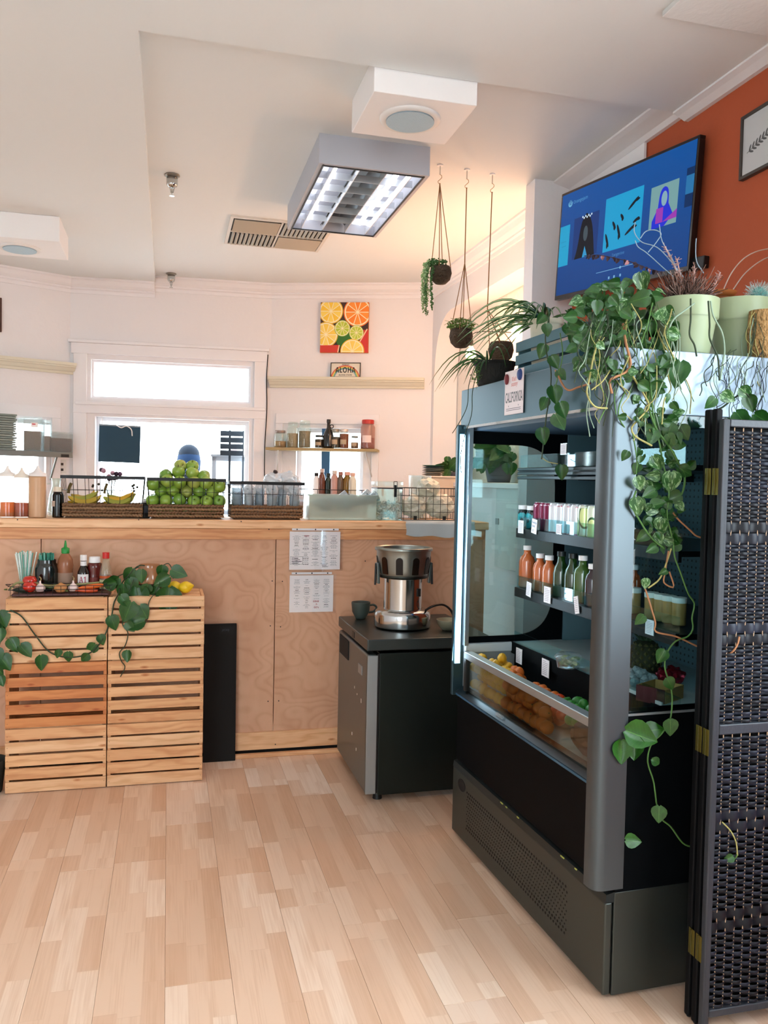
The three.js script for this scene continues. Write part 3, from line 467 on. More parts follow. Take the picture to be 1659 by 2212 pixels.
  // shelves
  for (const [y, name] of [[1.62, 'upper'], [1.352, 'middle'], [1.092, 'lower']]) {
    const s = C('shelf', bx(.26, .73, y - .018, y, -L + .05, -.05), shelfM);
    C('front_channel', y > 1.5 ? merge([0, 1, 2].map(k => bx(.246, .262, y - .05 + k * .018, y - .036 + k * .018, -L + .06, -.05, .003))) : bx(.248, .262, y - .036, y + .004, -L + .06, -.05, .002), shelfM, s);
    C('product_guard', bx(.2615, .2635, y + .002, y + .055, -L + .06, -.05), acrylic, s);
    for (const z of [-1.1, -.62, -.12]) C('bracket', bx(.5, .73, y - .05, y - .018, z - .003, z + .003), shelfM, s);
  }
  for (const [x, z] of [[.06, -.06], [.72, -.06], [.06, -L + .06], [.72, -L + .06]]) C('foot', cyl(.025, .03, .02, 12, x, .01, z), black);
}
// price tags on the shelf fronts
{
  const tg = (px, py, w, h, txt, label, tilt = 0) => {
    const q = FX(px, py, .243), t = thing('price_tag', label, 'price tag', FL(.243, q[1], q[2]), FT - Math.PI / 2, 'price tags on the cooler shelves'); t.rotation.z = tilt;
    const map = canvasTex(128, 160, (c, W2, H2) => { c.fillStyle = '#f6f0f2'; c.fillRect(0, 0, W2, H2); if (txt) { c.fillStyle = '#1f3a66'; c.font = 'bold 34px sans-serif'; c.fillText(txt[0], 8, 50); c.fillText(txt[1], 8, 90); c.fillStyle = '#222'; c.fillText(txt[2], 20, 140); } else { c.fillStyle = '#b4a8b4'; for (let k = 0; k < 8; k++) c.fillRect(14, 16 + k * 17, 60 + (k * 37) % 40, 5); } });
    mesh('card', box(w, h, .0012), [0, 1, 2, 3, 4, 5].map(k => k === 4 ? std(0xffffff, .6, { map }) : white), t);
    mesh('holder', box(w + .004, h + .004, .001, 0, 0, -.0014), clearPlastic, t);
  };
  tg(1125, 1138, .05, .055, null, 'white price tag at the end of the canned drinks shelf'); tg(1154, 1137, .045, .06, ['Family', 'Seed', '2.7'], 'handwritten white price tag under the magenta cans', -.12); tg(1207, 1143, .04, .038, null, 'small square price tag under the sparkling water cans');
  tg(1142, 1273, .042, .06, null, 'narrow price tag under the big orange juice', -.1); tg(1182, 1285, .055, .065, null, 'wide price tag under the green juice bottles'); tg(1245, 1307, .03, .065, null, 'folded price tag under the purple juice', .25);
  tg(1121, 1417, .055, .065, null, 'price tag above the lemons'); tg(1178, 1443, .06, .07, null, 'price tag above the oranges'); tg(1403, 1355, .045, .048, null, 'price tag under the deli jars'); tg(1217, 970, .045, .04, null, 'price tag on the upper shelf guard');
}
// drinks
const can = (() => { const cache = {}; return key => cache[key] || (cache[key] = canvasTex(256, 256, (c, w, h) => {
  const [bg, low, word, wc, ring] = { berry: ['#7a0f3c', '#5a0a34', 'bubly', '#f0d8e0', 0], pink: ['#e6e8ee', '#e07a8a', 'selt', '#c8284a', 0], peach: ['#e6e8ee', '#e8923c', 'selt', '#c8284a', 0], red: ['#e6e8ee', '#d8342c', 'selt', '#c8284a', 0], violet: ['#e6e8ee', '#c040a0', 'selt', '#c8284a', 0], lime: ['#e8f0dc', '#d8e8b8', '', '#2a5a34', 1], teal: ['#0c1618', '#0c1618', '', '#fff', 2] }[key];
  c.fillStyle = bg; c.fillRect(0, 0, w, h); c.fillStyle = low; c.fillRect(0, h * .68, w, h * .32);
  c.fillStyle = wc; c.font = 'bold 44px sans-serif'; if (word) { c.fillText(word, 4, 80); c.fillText(word, 132, 80); }
  if (ring === 1) for (const x of [30, 100, 165, 235]) { c.fillStyle = '#2a5a34'; c.beginPath(); c.arc(x, 150 - (x % 3) * 40, 40, 0, 7); c.fill(); c.fillStyle = '#dce8a0'; c.beginPath(); c.arc(x, 150 - (x % 3) * 40, 33, 0, 7); c.fill(); }
  if (ring === 2) for (const x of [30, 95, 160, 225]) { c.fillStyle = '#2aa0a8'; c.beginPath(); c.arc(x, 128, 44, 0, 7); c.fill(); c.fillStyle = '#0c1618'; c.beginPath(); c.arc(x, 128, 12, 0, 7); c.fill(); }
})); })();
const canShell = (r, h) => { const g = lathe([[r * .8, 0], [r, .006], [r, h - .014], [r * .8, h - .002]], 24); return g; };
const SHA = 1.3525, SHB = 1.0925;
{
  const lid = cyl(.021, .021, .003, 18), r = .0265, h = .122, shell = canShell(r, h), jarShell = canShell(.026, .085), capG = cyl(.024, .024, .018, 20);
  const row = [['teal', 1131], ['teal', 1150], ['berry', 1165], ['berry', 1178], ['berry', 1187], ['pink', 1199], ['peach', 1213], ['red', 1229], ['violet', 1246], ['lime', 1263, ' beside the violet based can'], ['lime', 1283, ' between two like it'], ['lime', 1302, ' half hidden by the cooler post']];
  const names = { teal: ['drink_jar', 'black jar with teal discs and a white lid', 'jar'], berry: ['drink_can', 'tall magenta drink can beside the teal jars', 'can'], pink: ['drink_can', 'white can with a pink base', 'can'], peach: ['drink_can', 'white can with an orange base', 'can'], red: ['drink_can', 'white can with a red base', 'can'], violet: ['drink_can', 'white can with a violet base', 'can'], lime: ['drink_can', 'pale green can printed with cucumber slices', 'can'] };
  for (const [k, px, more = ''] of row) for (let d = 0; d < (k === 'teal' ? 1 : 2); d++) {
    const q = FX(px, 1120, .295), behind = d > 0, t = thing(names[k][0], (behind ? 'second row ' : '') + names[k][1] + more, names[k][2], FL(.295 + d * .06, SHA, q[2] + d * .004), rr(0, 6), 'drinks on the middle cooler shelf');
    mesh('shell', k === 'teal' ? jarShell : shell, phy(0xffffff, k === 'teal' ? .3 : .28, { map: can(k), metalness: k === 'teal' ? 0 : .25 }), t);
    if (k === 'teal') { const c = mesh('lid', capG, white, t); c.position.y = .094; } else { const c = mesh('lid', lid, alu, t); c.position.y = h - .002; }
  }
  const bot = (kind) => kind === 0 ? [[0, .002], [.032, .002], [.0355, .01], [.0355, .115], [.03, .135], [.018, .146], [.0155, .155], [.0155, .168], [0, .168]] : kind === 1 ? [[0, .002], [.03, .002], [.033, .01], [.033, .1], [.028, .122], [.016, .145], [.0145, .17], [0, .17]] : [[0, .002], [.026, .002], [.03, .01], [.03, .1], [.024, .12], [.015, .13], [.0145, .145], [0, .145]];
  const g0 = lathe(bot(0), 24), g1 = lathe(bot(1), 24), g2 = lathe(bot(2), 24), cg = cyl(.0178, .0178, .019, 20);
  const ju = c => phy(c, .1, { clearcoat: .7, clearcoatRoughness: .1 }), or = ju(0xc86a38), gr = ju(0x1f3a18), gl = ju(0x3c5c26), pu = ju(0x241420), dk = std(0x0a1210, .4);
  for (const [px, g, m, cap, x, l, ht] of [[1138, g0, or, white, .305, 'large bottle of orange carrot juice at the shelf end', .168], [1166, g2, or, white, .3, 'slim bottle of orange juice beside the large one', .145], [1186, g2, or, white, .295, 'slim bottle of orange juice beside the green juices', .145], [1212, g1, gr, dk, .3, 'dark capped green juice beside the orange juice', .17], [1237, g1, gr, dk, .3, 'dark capped green juice between two green bottles', .17], [1259, g0, gl, white, .305, 'white capped green juice bottle', .168], [1281, g2, pu, white, .295, 'white capped purple beet juice', .145], [1301, g2, pu, white, .295, 'purple juice half hidden by the cooler post', .145]]) {
    const q = FX(px, 1235, x), t = thing('juice_bottle', l, 'juice bottle', FL(x, SHB, q[2]), rr(0, 6), 'juice bottles on the lower cooler shelf'); mesh('bottle', g, m, t); const c = mesh('cap', cg, cap, t); c.position.y = ht + .008;
  }
  // deli jars near the end glass
  const jb = lathe([[0, .002], [.021, .002], [.0225, .006], [.0232, .078], [.0235, .082], [0, .082]], 24), jl = lathe([[.0237, .076], [.0242, .078], [.0242, .092], [.023, .094], [0, .094]], 24), jm = phy(0xb88a4e, .25, { transmission: .1, thickness: 0 }), lm = std(0xe2e2d8, .5);
  for (const [px, py, l] of [[1369, 1326, 'tan deli jar with white lid beside the cooler post'], [1406, 1338, 'tan deli jar with white lid at the back of the cluster'], [1427, 1343, 'tan deli jar with white lid in the middle of the cluster'], [1444, 1347, 'tan deli jar with white lid beside the end jar'], [1466, 1352, 'tan deli jar with white lid at the cluster end']]) { const p = atY(px, py, SHB), t = thing('deli_jar', l, 'jar', p.setY(SHB + .001), 0, 'deli jars on the lower cooler shelf'); mesh('tub', jb, jm, t); mesh('lid', jl, lm, t); }
  const p = atY(1366, 1312, SHB), t = thing('juice_bottle', 'orange juice bottle standing behind the deli jars', 'juice bottle', p.setY(SHB), 0, 'juice bottles on the lower cooler shelf'); mesh('bottle', g2, ju(0xb8501c), t); mesh('cap', cg, white, t).position.y = .153;
}
// things on the cooler deck
{
  const DK = .8465; let p = atY(1392, 1462, DK), t = thing('pineapple', 'dark pineapple standing on the cooler deck', 'pineapple', p.clone().setY(DK));
  const body = lathe([[0, .0], [.035, .004], [.052, .03], [.056, .07], [.05, .11], [.03, .135], [0, .14]], 24); mesh('body', body, std(0x3a3416, .75), t);
  const eye = new THREE.OctahedronGeometry(.0085).scale(1, 1, .6), em = std(0x5c5020, .7); for (let r = 0; r < 9; r++) for (let k = 0; k < 12; k++) { const a = (k + (r % 2) * .5) * Math.PI / 6, y = .014 + r * .0135, R = .056 * Math.sin(Math.PI * (.14 + .72 * y / .14)) + .003, m = mesh('eye', eye, em, t); m.position.set(Math.sin(a) * R, y, Math.cos(a) * R); m.rotation.y = a; }
  const cl = new THREE.ConeGeometry(.008, .07, 4).translate(0, .035, 0), cm = std(0x2c4424, .7); for (let k = 0; k < 14; k++) { const m = mesh('crown_leaf', cl, cm, t), a = k * 2.4; m.position.set(Math.cos(a) * .01, .13, Math.sin(a) * .01); m.rotation.set(Math.sin(a) * (.2 + k * .05), 0, Math.cos(a) * -(.2 + k * .05)); }
  p = atY(1383, 1482, DK); t = thing('ice_bag', 'clear plastic bag of crumpled wrappers on the deck', 'plastic bag', p.clone().setY(DK));
  for (let k = 0; k < 26; k++) { const m = mesh('crumple', new THREE.IcosahedronGeometry(rr(.012, .02), 0), phy(0xc8d2d4, .3, { transmission: .4, thickness: 0 }), t); m.position.set(rr(-.06, .06), .016 + rr(0, .035), rr(-.05, .05)); m.rotation.set(rr(0, 3), rr(0, 3), 0); }
  p = atY(1425, 1512, DK); t = thing('candy_box', 'small tan cardboard box with dark red edges', 'box', p.clone().setY(DK), .5); mesh('box_wall', merge([box(.12, .05, .003, 0, .026, .05), box(.12, .05, .003, 0, .026, -.05), box(.003, .05, .1, -.06, .026, 0), box(.003, .05, .1, .06, .026, 0), box(.12, .003, .1, 0, .002, 0)]), std(0xb48a4a, .7), t); mesh('red_edge', box(.004, .052, .1, -.063, .026, 0), std(0x5a1418, .6), t);
  for (const [px, py, l] of [[1437, 1455, 'crumpled red foil bag beside the pineapple'], [1455, 1453, 'crumpled red foil bag behind the tan box']]) { p = atY(px, py + 25, DK); const g = new THREE.IcosahedronGeometry(.036, 2), a = g.attributes.position; for (let i = 0; i < a.count; i++) { const f = .75 + .5 * hash(Math.round(a.getX(i) * 900), Math.round(a.getY(i) * 900 + a.getZ(i) * 77), px); a.setXYZ(i, a.getX(i) * f, a.getY(i) * f * .8, a.getZ(i) * f); } g.computeVertexNormals(); const o = tag(mesh('foil_bag', g, std(0xa81830, .25, { metalness: .6 })), l, 'foil bag'); o.position.copy(p).setY(DK + .034); }
  p = atY(1212, 1443, DK); t = thing('salad_clamshell', 'clear clamshell of green salad on the cooler deck', 'food container', new V3(p.x + .03, DK, p.z)); mesh('tub', lathe([[0, .002], [.042, .002], [.05, .04], [.053, .042], [.051, .043], [.048, .04], [.04, .004], [0, .004]], 28), clearPlastic, t); mesh('lid', lathe([[.054, .042], [.05, .048], [.04, .056], [0, .058]], 28), clearPlastic, t);
  for (let k = 0; k < 40; k++) { const m = mesh('lettuce_leaf', new THREE.IcosahedronGeometry(rr(.007, .012), 0).scale(1, .4, 1), [std(0x5a7434, .7), std(0x7a9050, .7), std(0xa8b07a, .7)][k % 3], t); const a = rnd() * 6.3, q = Math.sqrt(rnd()) * .038; m.position.set(Math.cos(a) * q, .012 + rnd() * .03, Math.sin(a) * q); m.rotation.set(rr(0, 3), rr(0, 3), 0); }
  t = thing('perforated_tray', 'white perforated tray at the near end of the deck', 'tray', FL(.36, DK, -.3), FT); mesh('plate', box(.2, .006, .36, 0, .004, 0, .001), std(0xc8ccc8, .5), t); mesh('rim', box(.006, .014, .36, -.1, .008, 0, .001), std(0xd8dad8, .5), t);
}
// fruit in the front well
{
  const lem = lathe([[0, -.026], [.005, -.024], [.014, -.018], [.0205, -.003], [.019, .01], [.01, .02], [.004, .024], [0, .027]], 16), rd = lathe([[0, -.022], [.012, -.02], [.022, -.006], [.023, .004], [.015, .018], [.003, .021], [0, .0205]], 18), stemG = cyl(.0022, .003, .003, 6, 0, .0215, 0);
  const peel = c => std(c, .45, { bumpMap: plasterBump, bumpScale: .0006 });
  const kinds = { lemon: [lem, peel(0xd9a41c), 'yellow lemon heaped at the far end of the cooler well', 'lemons in the cooler well'], orange: [rd, peel(0xd0681c), 'orange heaped in the middle of the cooler well', 'oranges in the cooler well'], mandarin: [rd, peel(0xd24416), 'red orange mandarin beside the limes', 'mandarins in the cooler well'], lime: [lem, peel(0x2e7a26), 'green lime at the near end of the cooler well', 'limes in the cooler well'] };
  const sp = .047; for (let layer = 0; layer < 4; layer++) for (let k = 0; k < 25; k++) for (let j = 0; j < 4; j++) {
    const z = -1.125 + k * sp + (layer % 2) * sp / 2 + rr(-.009, .009), x = .045 + j * sp * .98 + (layer % 2) * sp / 2 + rr(-.003, .003); if (x > .236 || z > -.12) continue;
    const s = z + (x - .03) * 1.75, kind = s < -.8 ? 'lemon' : s < -.4 || x < .1 ? 'orange' : s < -.34 ? 'mandarin' : 'lime'; if (x < .1 && s > -.44) continue;
    const topL = s < -.86 ? 3.3 : s < -.7 ? 2.7 : s < -.5 ? 2.1 - (x > .1 ? .6 : 0) : kind === 'orange' ? 1.4 : kind === 'mandarin' ? 1.6 : 2.1; if (layer > topL || (layer > topL - .6 && rnd() < .35)) continue; if (j > 0 && layer < topL - 1.6) continue;
    const K = kinds[kind], f = kind === 'orange' && j < 2 ? 1.12 : 1, t = thing(kind, `${K[2].split(' heaped')[0].split(' at the')[0].split(' beside')[0]} ${['at the bottom', 'in the second layer', 'in the third layer', 'on top'][layer]} of the cooler well, ${x < .08 ? 'against the front glass' : x > .17 ? 'by the black riser' : 'between glass and riser'}`, kind, FL(x, .664 + .023 + layer * .037 + rr(0, .006), z), 0, K[3]); const m = mesh('peel', K[0], K[1], t); m.scale.setScalar(f); m.rotation.set(rr(0, 6), rr(0, 6), rr(0, 6)); if (kind !== 'lemon' && kind !== 'lime') { const s = mesh('navel', stemG, std(0x4a5a20, .8), m); }
  }
  const t = thing('mesh_bag', 'dark red mesh bag at the near end of the well', 'bag', FL(.07, .665, -.2), FT); const g = new THREE.IcosahedronGeometry(1, 3).scale(.05, .055, .13), a = g.attributes.position; for (let i = 0; i < a.count; i++) { const f = .92 + .16 * noise(a.getX(i) * 60 + 9, a.getZ(i) * 60 + a.getY(i) * 40 + 9, 3); a.setXYZ(i, a.getX(i) * f, a.getY(i) * f, a.getZ(i) * f); } g.computeVertexNormals(); mesh('bag_skin', g.translate(0, .056, 0), std(0x3c1010, .6), t);
}
// ---------------------------------------------------------------- leaves and vines
const ribbon = (pts, width, up = AZ) => {                     // tapered blade along pts; width is a function of 0..1
  const pos = [], uv = [], idx = [], n = pts.length; let side = new V3();
  for (let i = 0; i < n; i++) { const t = pts[Math.min(i + 1, n - 1)].clone().sub(pts[Math.max(i - 1, 0)]).normalize(); side.crossVectors(t, up).normalize(); const w = width(i / (n - 1)) / 2, nr = side.clone().cross(t); for (const s of [-1, 0, 1]) { const p = pts[i].clone().addScaledVector(side, s * w).addScaledVector(nr, s ? -w * .35 : 0); pos.push(p.x, p.y, p.z); uv.push(s / 2 + .5, i / (n - 1)); } }
  for (let i = 0; i < n - 1; i++) for (let k = 0; k < 2; k++) { const a = i * 3 + k; idx.push(a, a + 1, a + 3, a + 1, a + 4, a + 3); }
  const g = new THREE.BufferGeometry(); g.setAttribute('position', new THREE.Float32BufferAttribute(pos, 3)); g.setAttribute('uv', new THREE.Float32BufferAttribute(uv, 2)); g.setIndex(idx); g.computeVertexNormals(); return g;
};
function heart(bend, fold) {                                    // unit leaf: base at origin, tip at +y, face towards +z
  const T = [-.1, 0, .12, .3, .52, .75, .9, 1], Wd = [.16, .3, .41, .44, .37, .22, .1, 0], pos = [], uv = [], idx = [];
  for (let i = 0; i < 8; i++) for (let k = -2; k <= 2; k++) { const s = k / 2, w = Wd[i]; let y = T[i]; if (i === 0) y = k === 0 ? 0 : -.1 * (1 - Math.abs(Math.abs(s) - .5)); pos.push(s * w, y, -bend * y * y + Math.abs(s) * w * fold + .02 * Math.sin(i * 2.2) * s * s); uv.push(s / 2 + .5, Math.max(0, T[i])); }
  for (let i = 0; i < 7; i++) for (let k = 0; k < 4; k++) { const a = i * 5 + k; idx.push(a, a + 1, a + 5, a + 1, a + 6, a + 5); }
  const g = new THREE.BufferGeometry(); g.setAttribute('position', new THREE.Float32BufferAttribute(pos, 3)); g.setAttribute('uv', new THREE.Float32BufferAttribute(uv, 2)); g.setIndex(idx); g.computeVertexNormals(); return g;
}
const HEARTS = [heart(.1, .25), heart(.3, .4), heart(-.12, .6), heart(.22, .1), heart(.42, .8)];
const leafTex = (s, cream) => tex(128, 128, (x, y) => {
  const u = x / 128 - .5, v = y / 128, vein = Math.abs(u) < .015 ? 1 : 0, side = Math.abs(((v * 9 + Math.abs(u) * 6) % 1) - .5) < .05 ? .35 : 0, blot = fbm(x / 9 + s * 7, y / 26 + s, s, 4096, 4096, 3);
  let c = mix3([30, 74, 34], [58, 112, 44], fbm(x / 30, y / 30, s + 2)); c = mix3(c, [130, 168, 92], Math.max(vein * .7, side * .5)); if (cream) c = mix3(c, [176, 204, 160], clamp((blot - .66 + .07 * cream) * 6, 0, .85)); return c;
});
const leafy = (map, c = 0xffffff) => phy(c, .38, { map, transmission: .22, thickness: 0, side: THREE.DoubleSide });
const LT0 = leafTex(3, 0), LT1 = leafTex(8, 1), LT2 = leafTex(15, 2);
const LEAF = [leafy(LT0), leafy(LT1), leafy(LT0, 0xb8d8a0), leafy(LT2), leafy(leafTex(27, 0))], CRATELEAF = leafy(leafTex(31, 0)), DARKLEAF = [CRATELEAF, CRATELEAF, CRATELEAF];
const stemG = std(0x4a7434, .6), stemY = std(0xa9a262, .7), stemB = std(0xa8744e, .7), stemDk = std(0x2c3c24, .7), stemPale = std(0x8aa08a, .6);
const mBasis = new THREE.Matrix4();
function addLeaf(g, at, size, tip, face, mat, shape) {
  const m = mesh('leaf', HEARTS[shape ?? Math.floor(rnd() * 5)], mat, g), Y = tip.clone().normalize(), X = new V3().crossVectors(Y, face).normalize(), Z = new V3().crossVectors(X, Y);
  mBasis.makeBasis(X, Y, Z); m.quaternion.setFromRotationMatrix(mBasis); m.scale.setScalar(size); m.position.copy(at).sub(g.position); return m;
}
const addVine = (g, pts, r, mat, name = 'vine_stem') => mesh(name, tube(pts.map(p => vec(p).clone().sub(g.position)), r, pts.length * 5, 5), mat, g);
const jit = k => new V3(rr(-k, k), rr(-k, k), rr(-k, k));
const faceCam = (p, k = .5) => EYE.clone().sub(p).normalize().add(jit(k)).normalize();
const tipAt = deg => new V3(Math.sin(deg * RAD) * Math.cos(14.7 * RAD), -Math.cos(deg * RAD), Math.sin(deg * RAD) * Math.sin(14.7 * RAD));   // picture angle: 0 hangs straight down, + to the right
const tinyLeaves = (n, place, size, flat = .5) => { const gs = []; const base = new THREE.OctahedronGeometry(1, 0).scale(1, flat, .6); for (let k = 0; k < n; k++) { const p = place(k), s = size * rr(.6, 1.3); gs.push(base.clone().rotateX(rr(0, 3)).rotateY(rr(0, 6)).scale(s, s, s).translate(p.x, p.y, p.z)); } return merge(gs); };

// ---------------------------------------------------------------- folding screen
{
  const a = atZ(1556, 1200, -1.985), W0 = .42, HT = atZ(1600, 909, -1.985).y, X0 = a.x - .012;
  const t = thing('folding_screen', 'dark woven folding room divider beside the display cooler', 'room divider', [X0 + W0 / 2, 0, -2.02]);
  const fm = std(0x30343c, .45, { bumpMap: brush, bumpScale: .001 }), frameDk = phy(0x08090c, .6, { specularIntensity: .3 }), rodM = std(0xc9a888, .6), stripM = [0x171b26, 0x11141c, 0x1e2230].map(c => phy(c, .5, { specularIntensity: .6 }));
  const pitch = .0106, gap = .0292, gaps = Math.floor((W0 - .03) / gap), x00 = -W0 / 2 + .014;
  const strip = (ph, hh) => { const pos = [], idx = [], uv = []; let n = 0; for (let k = 0; k < gaps; k++) for (let q = 0; q <= 6; q++) { if (q === 0 && k) continue; const f = q / 6, x = x00 + (k + f) * gap, z = (((k + ph) % 2) ? 1 : -1) * Math.sin(Math.PI * f) ** .6 * .0062; for (const [dy, dz] of [[-hh / 2, .0008], [hh * -.2, .0022], [hh * .2, .0022], [hh / 2, .0008], [hh / 2, -.0008], [-hh / 2, -.0008]]) { pos.push(x, dy, z + dz); uv.push(x / .05, dy / .02); } n++; } for (let i = 0; i < n - 1; i++) for (let k = 0; k < 6; k++) { const A = i * 6 + k, B = i * 6 + (k + 1) % 6; idx.push(A, A + 6, B, B, A + 6, B + 6); } const g = new THREE.BufferGeometry(); g.setAttribute('position', new THREE.Float32BufferAttribute(pos, 3)); g.setAttribute('uv', new THREE.Float32BufferAttribute(uv, 2)); g.setIndex(idx); g.computeVertexNormals(); return g; };
  const s0 = strip(0, pitch * .9), s1 = strip(1, pitch * .9), d0 = strip(0, pitch * 2.8), d1 = strip(1, pitch * 2.8);
  const mid = atZ(1600, 1572, -1.985).y;
  for (let k = 0; k < 3; k++) {
    const z = .035 - k * .033, p = mesh('panel_frame', merge([box(.022, HT + (k ? .03 : .0), .022, -W0 / 2 + .011, (HT + (k ? .03 : 0)) / 2 + .004, z, .005), box(.022, HT, .022, W0 / 2 - .011, HT / 2 + .004, z, .005), box(W0 - .044, .022, .02, 0, HT - .008, z, .004), box(W0 - .044, .03, .02, 0, mid, z, .004), box(W0 - .044, .022, .02, 0, .05, z, .004)]), k ? frameDk : fm, t);
    if (k) { mesh('weave_mat', merge([box(W0 - .044, HT - mid - .034, .006, 0, (HT + mid) / 2, z), box(W0 - .044, mid - .076, .006, 0, (mid + .046) / 2, z)]), frameDk, p); continue; }
    for (let i = 1; i < gaps; i++) { mesh('reed', rod([x00 + i * gap, .05, z], [x00 + i * gap, mid - .016, z], .0016), rodM, p); mesh('reed', rod([x00 + i * gap, mid + .016, z], [x00 + i * gap, HT - .02, z], .0016), rodM, p); }
    for (const [ya, yb] of [[mid + .02, HT - .026], [.066, mid - .02]]) { let r = 0; for (let y = ya; y < yb; r++) { const big = r % 23 > 20; const m = mesh('woven_strip', big ? (r % 2 ? d1 : d0) : (r % 2 ? s1 : s0), stripM[Math.floor(rnd() * 3)], p); if (big && y + pitch * 3 > yb) { m.geometry = r % 2 ? s1 : s0; m.position.set(0, y, z); y += pitch; continue; } m.position.set(0, y + (big ? pitch : 0), z); y += big ? pitch * 3 : pitch; } }
  }
  const brass = std(0x8a7c3c, .35, { metalness: .8 });
  for (const py of [1040, 1603, 2045]) { const y = atZ(1530, py, -2.0).y; for (const z of [.0185, -.0145]) { const h = mesh('hinge', box(.002, .075, .026, -W0 / 2 - .001, y, z, .0006), brass, t); mesh('hinge_pin', rod([-W0 / 2 - .003, y - .036, z], [-W0 / 2 - .003, y + .036, z], .0022), std(0x55502c, .4, { metalness: .8 }), h); } }
  for (const s of [-1, 1]) for (let k = 0; k < 3; k++) mesh('foot', cyl(.009, .007, .006, 10, s * (W0 / 2 - .011), .003, .035 - k * .033), black, t);
}
// ---------------------------------------------------------------- television on the orange wall
{
  const D = (x, y, d) => EYE.clone().addScaledVector(ray(x, y), d), TL = D(1215, 420, 4.3), TR = D(1514, 290, 4.3 * .78), BL = D(1218, 645, 4.3 * .995);
  const X = TR.clone().sub(TL), w = X.length(); X.normalize(); const Yv = TL.clone().sub(BL); Yv.addScaledVector(X, -Yv.dot(X)); const h = Yv.length(); Yv.normalize(); const Z = new V3().crossVectors(X, Yv);
  const t = thing('television', 'wall mounted television showing a blue music screen', 'television', TL.clone().add(TR).multiplyScalar(.5).addScaledVector(Yv, -h)); t.quaternion.setFromRotationMatrix(new THREE.Matrix4().makeBasis(X, Yv, Z));
  mesh('bezel', merge([box(w, .014, .03, 0, h - .007, -.012, .002), box(w, .022, .03, 0, .011, -.012, .002), box(.012, h - .03, .03, -w / 2 + .006, h / 2, -.012, .002), box(.012, h - .03, .03, w / 2 - .006, h / 2, -.012, .002)]), std(0x0b0c0e, .3), t);
  mesh('back_shell', box(w - .02, h - .02, .016, 0, h / 2, -.02, .004), black, t);
  const map = canvasTex(1024, 576, (c, W2, H2) => {
    const g = c.createLinearGradient(0, 0, 0, H2); g.addColorStop(0, '#0f56a4'); g.addColorStop(.55, '#0d4c96'); g.addColorStop(1, '#0b4288'); c.fillStyle = g; c.fillRect(0, 0, W2, H2);
    c.strokeStyle = '#8fd8f0'; c.fillStyle = '#6fb8e0'; c.beginPath(); c.arc(80, 62, 19, 0, 7); c.fill(); c.strokeStyle = '#15448e'; c.lineWidth = 4; for (const k of [0, 1, 2]) { c.beginPath(); c.arc(80, 84 - k * 2, 18 + k * 7, -2.1, -1.05); c.stroke(); }
    c.fillStyle = '#5fa6d8'; c.font = '26px sans-serif'; c.fillText('Orangejam', 108, 70);
    const sheet = (x, y, w2, h2, col) => { c.fillStyle = col; c.fillRect(x, y, w2, h2); };
    sheet(0, 180, 92, 230, '#1aa6d6'); c.fillStyle = '#1580a8'; c.fillRect(14, 270, 50, 2); c.fillRect(24, 296, 40, 2);
    sheet(130, 160, 220, 230, '#0f3a7c'); // portrait with long dark hair and a flower crown
    c.fillStyle = '#0c1420'; c.beginPath(); c.moveTo(240, 150); c.bezierCurveTo(170, 190, 200, 300, 150, 392); c.lineTo(330, 392); c.bezierCurveTo(310, 320, 310, 190, 240, 150); c.fill(); c.fillStyle = '#41525c'; c.beginPath(); c.ellipse(240, 262, 20, 42, 0, 0, 7); c.fill(); c.fillStyle = '#2f9ad0'; c.beginPath(); c.moveTo(222, 392); c.lineTo(240, 330); c.lineTo(268, 392); c.fill(); c.fillStyle = '#d8f0ff'; for (let k = 0; k < 7; k++) { c.beginPath(); c.arc(205 + k * 13, 165 + (k % 2) * 8, 6, 0, 7); c.fill(); }
    sheet(400, 118, 290, 282, '#17a3d8'); c.fillStyle = '#0b1622'; for (const [x, y, l, a] of [[620, 190, 90, -.6], [540, 240, 40, .9], [480, 270, 50, 1.0], [520, 310, 80, 1.2], [430, 340, 80, 1.2], [610, 320, 90, -.5], [650, 280, 50, -.4]]) { c.save(); c.translate(x, y); c.rotate(a); c.beginPath(); c.ellipse(0, 0, l / 2, 8, 0, 0, 7); c.fill(); c.beginPath(); c.ellipse(l * .3, 5, l / 4, 7, .4, 0, 7); c.fill(); c.restore(); }
    c.fillStyle = '#4f94cc'; c.font = '22px sans-serif'; c.fillText('Tangerine', 480, 436);
    sheet(745, 150, 185, 205, '#7ba6a8'); c.fillStyle = '#2233d8'; c.beginPath(); c.moveTo(838, 165); c.bezierCurveTo(800, 170, 806, 230, 800, 262); c.lineTo(765, 318); c.lineTo(765, 355); c.lineTo(850, 355); c.lineTo(905, 310); c.lineTo(870, 250); c.bezierCurveTo(868, 200, 870, 172, 838, 165); c.fill(); c.fillStyle = '#a03cb4'; c.fillRect(790, 262, 48, 72); c.beginPath(); c.moveTo(838, 334); c.lineTo(930, 290); c.lineTo(930, 330); c.fill(); c.fillStyle = '#8ab0c0'; c.beginPath(); c.ellipse(840, 222, 20, 36, 0, 0, 7); c.fill();
    sheet(975, 120, 49, 180, '#2a78b0'); c.fillStyle = '#0c3060'; c.fillRect(975, 120, 49, 34); c.fillRect(975, 240, 49, 60);
    c.fillStyle = '#7fb8e0'; c.fillRect(360, 500, 300, 3); c.beginPath(); c.arc(555, 502, 7, 0, 7); c.fill(); for (const x of [470, 512, 560]) c.fillRect(x - 6, 536, 12, 14); });
  mesh('screen', box(w - .024, h - .034, .004, 0, h / 2 + .004, .0015), [0, 1, 2, 3, 4, 5].map(k => k === 4 ? phy(0x020305, .5, { specularIntensity: .2, emissive: 0xffffff, emissiveMap: map, emissiveIntensity: .62 }) : black), t);
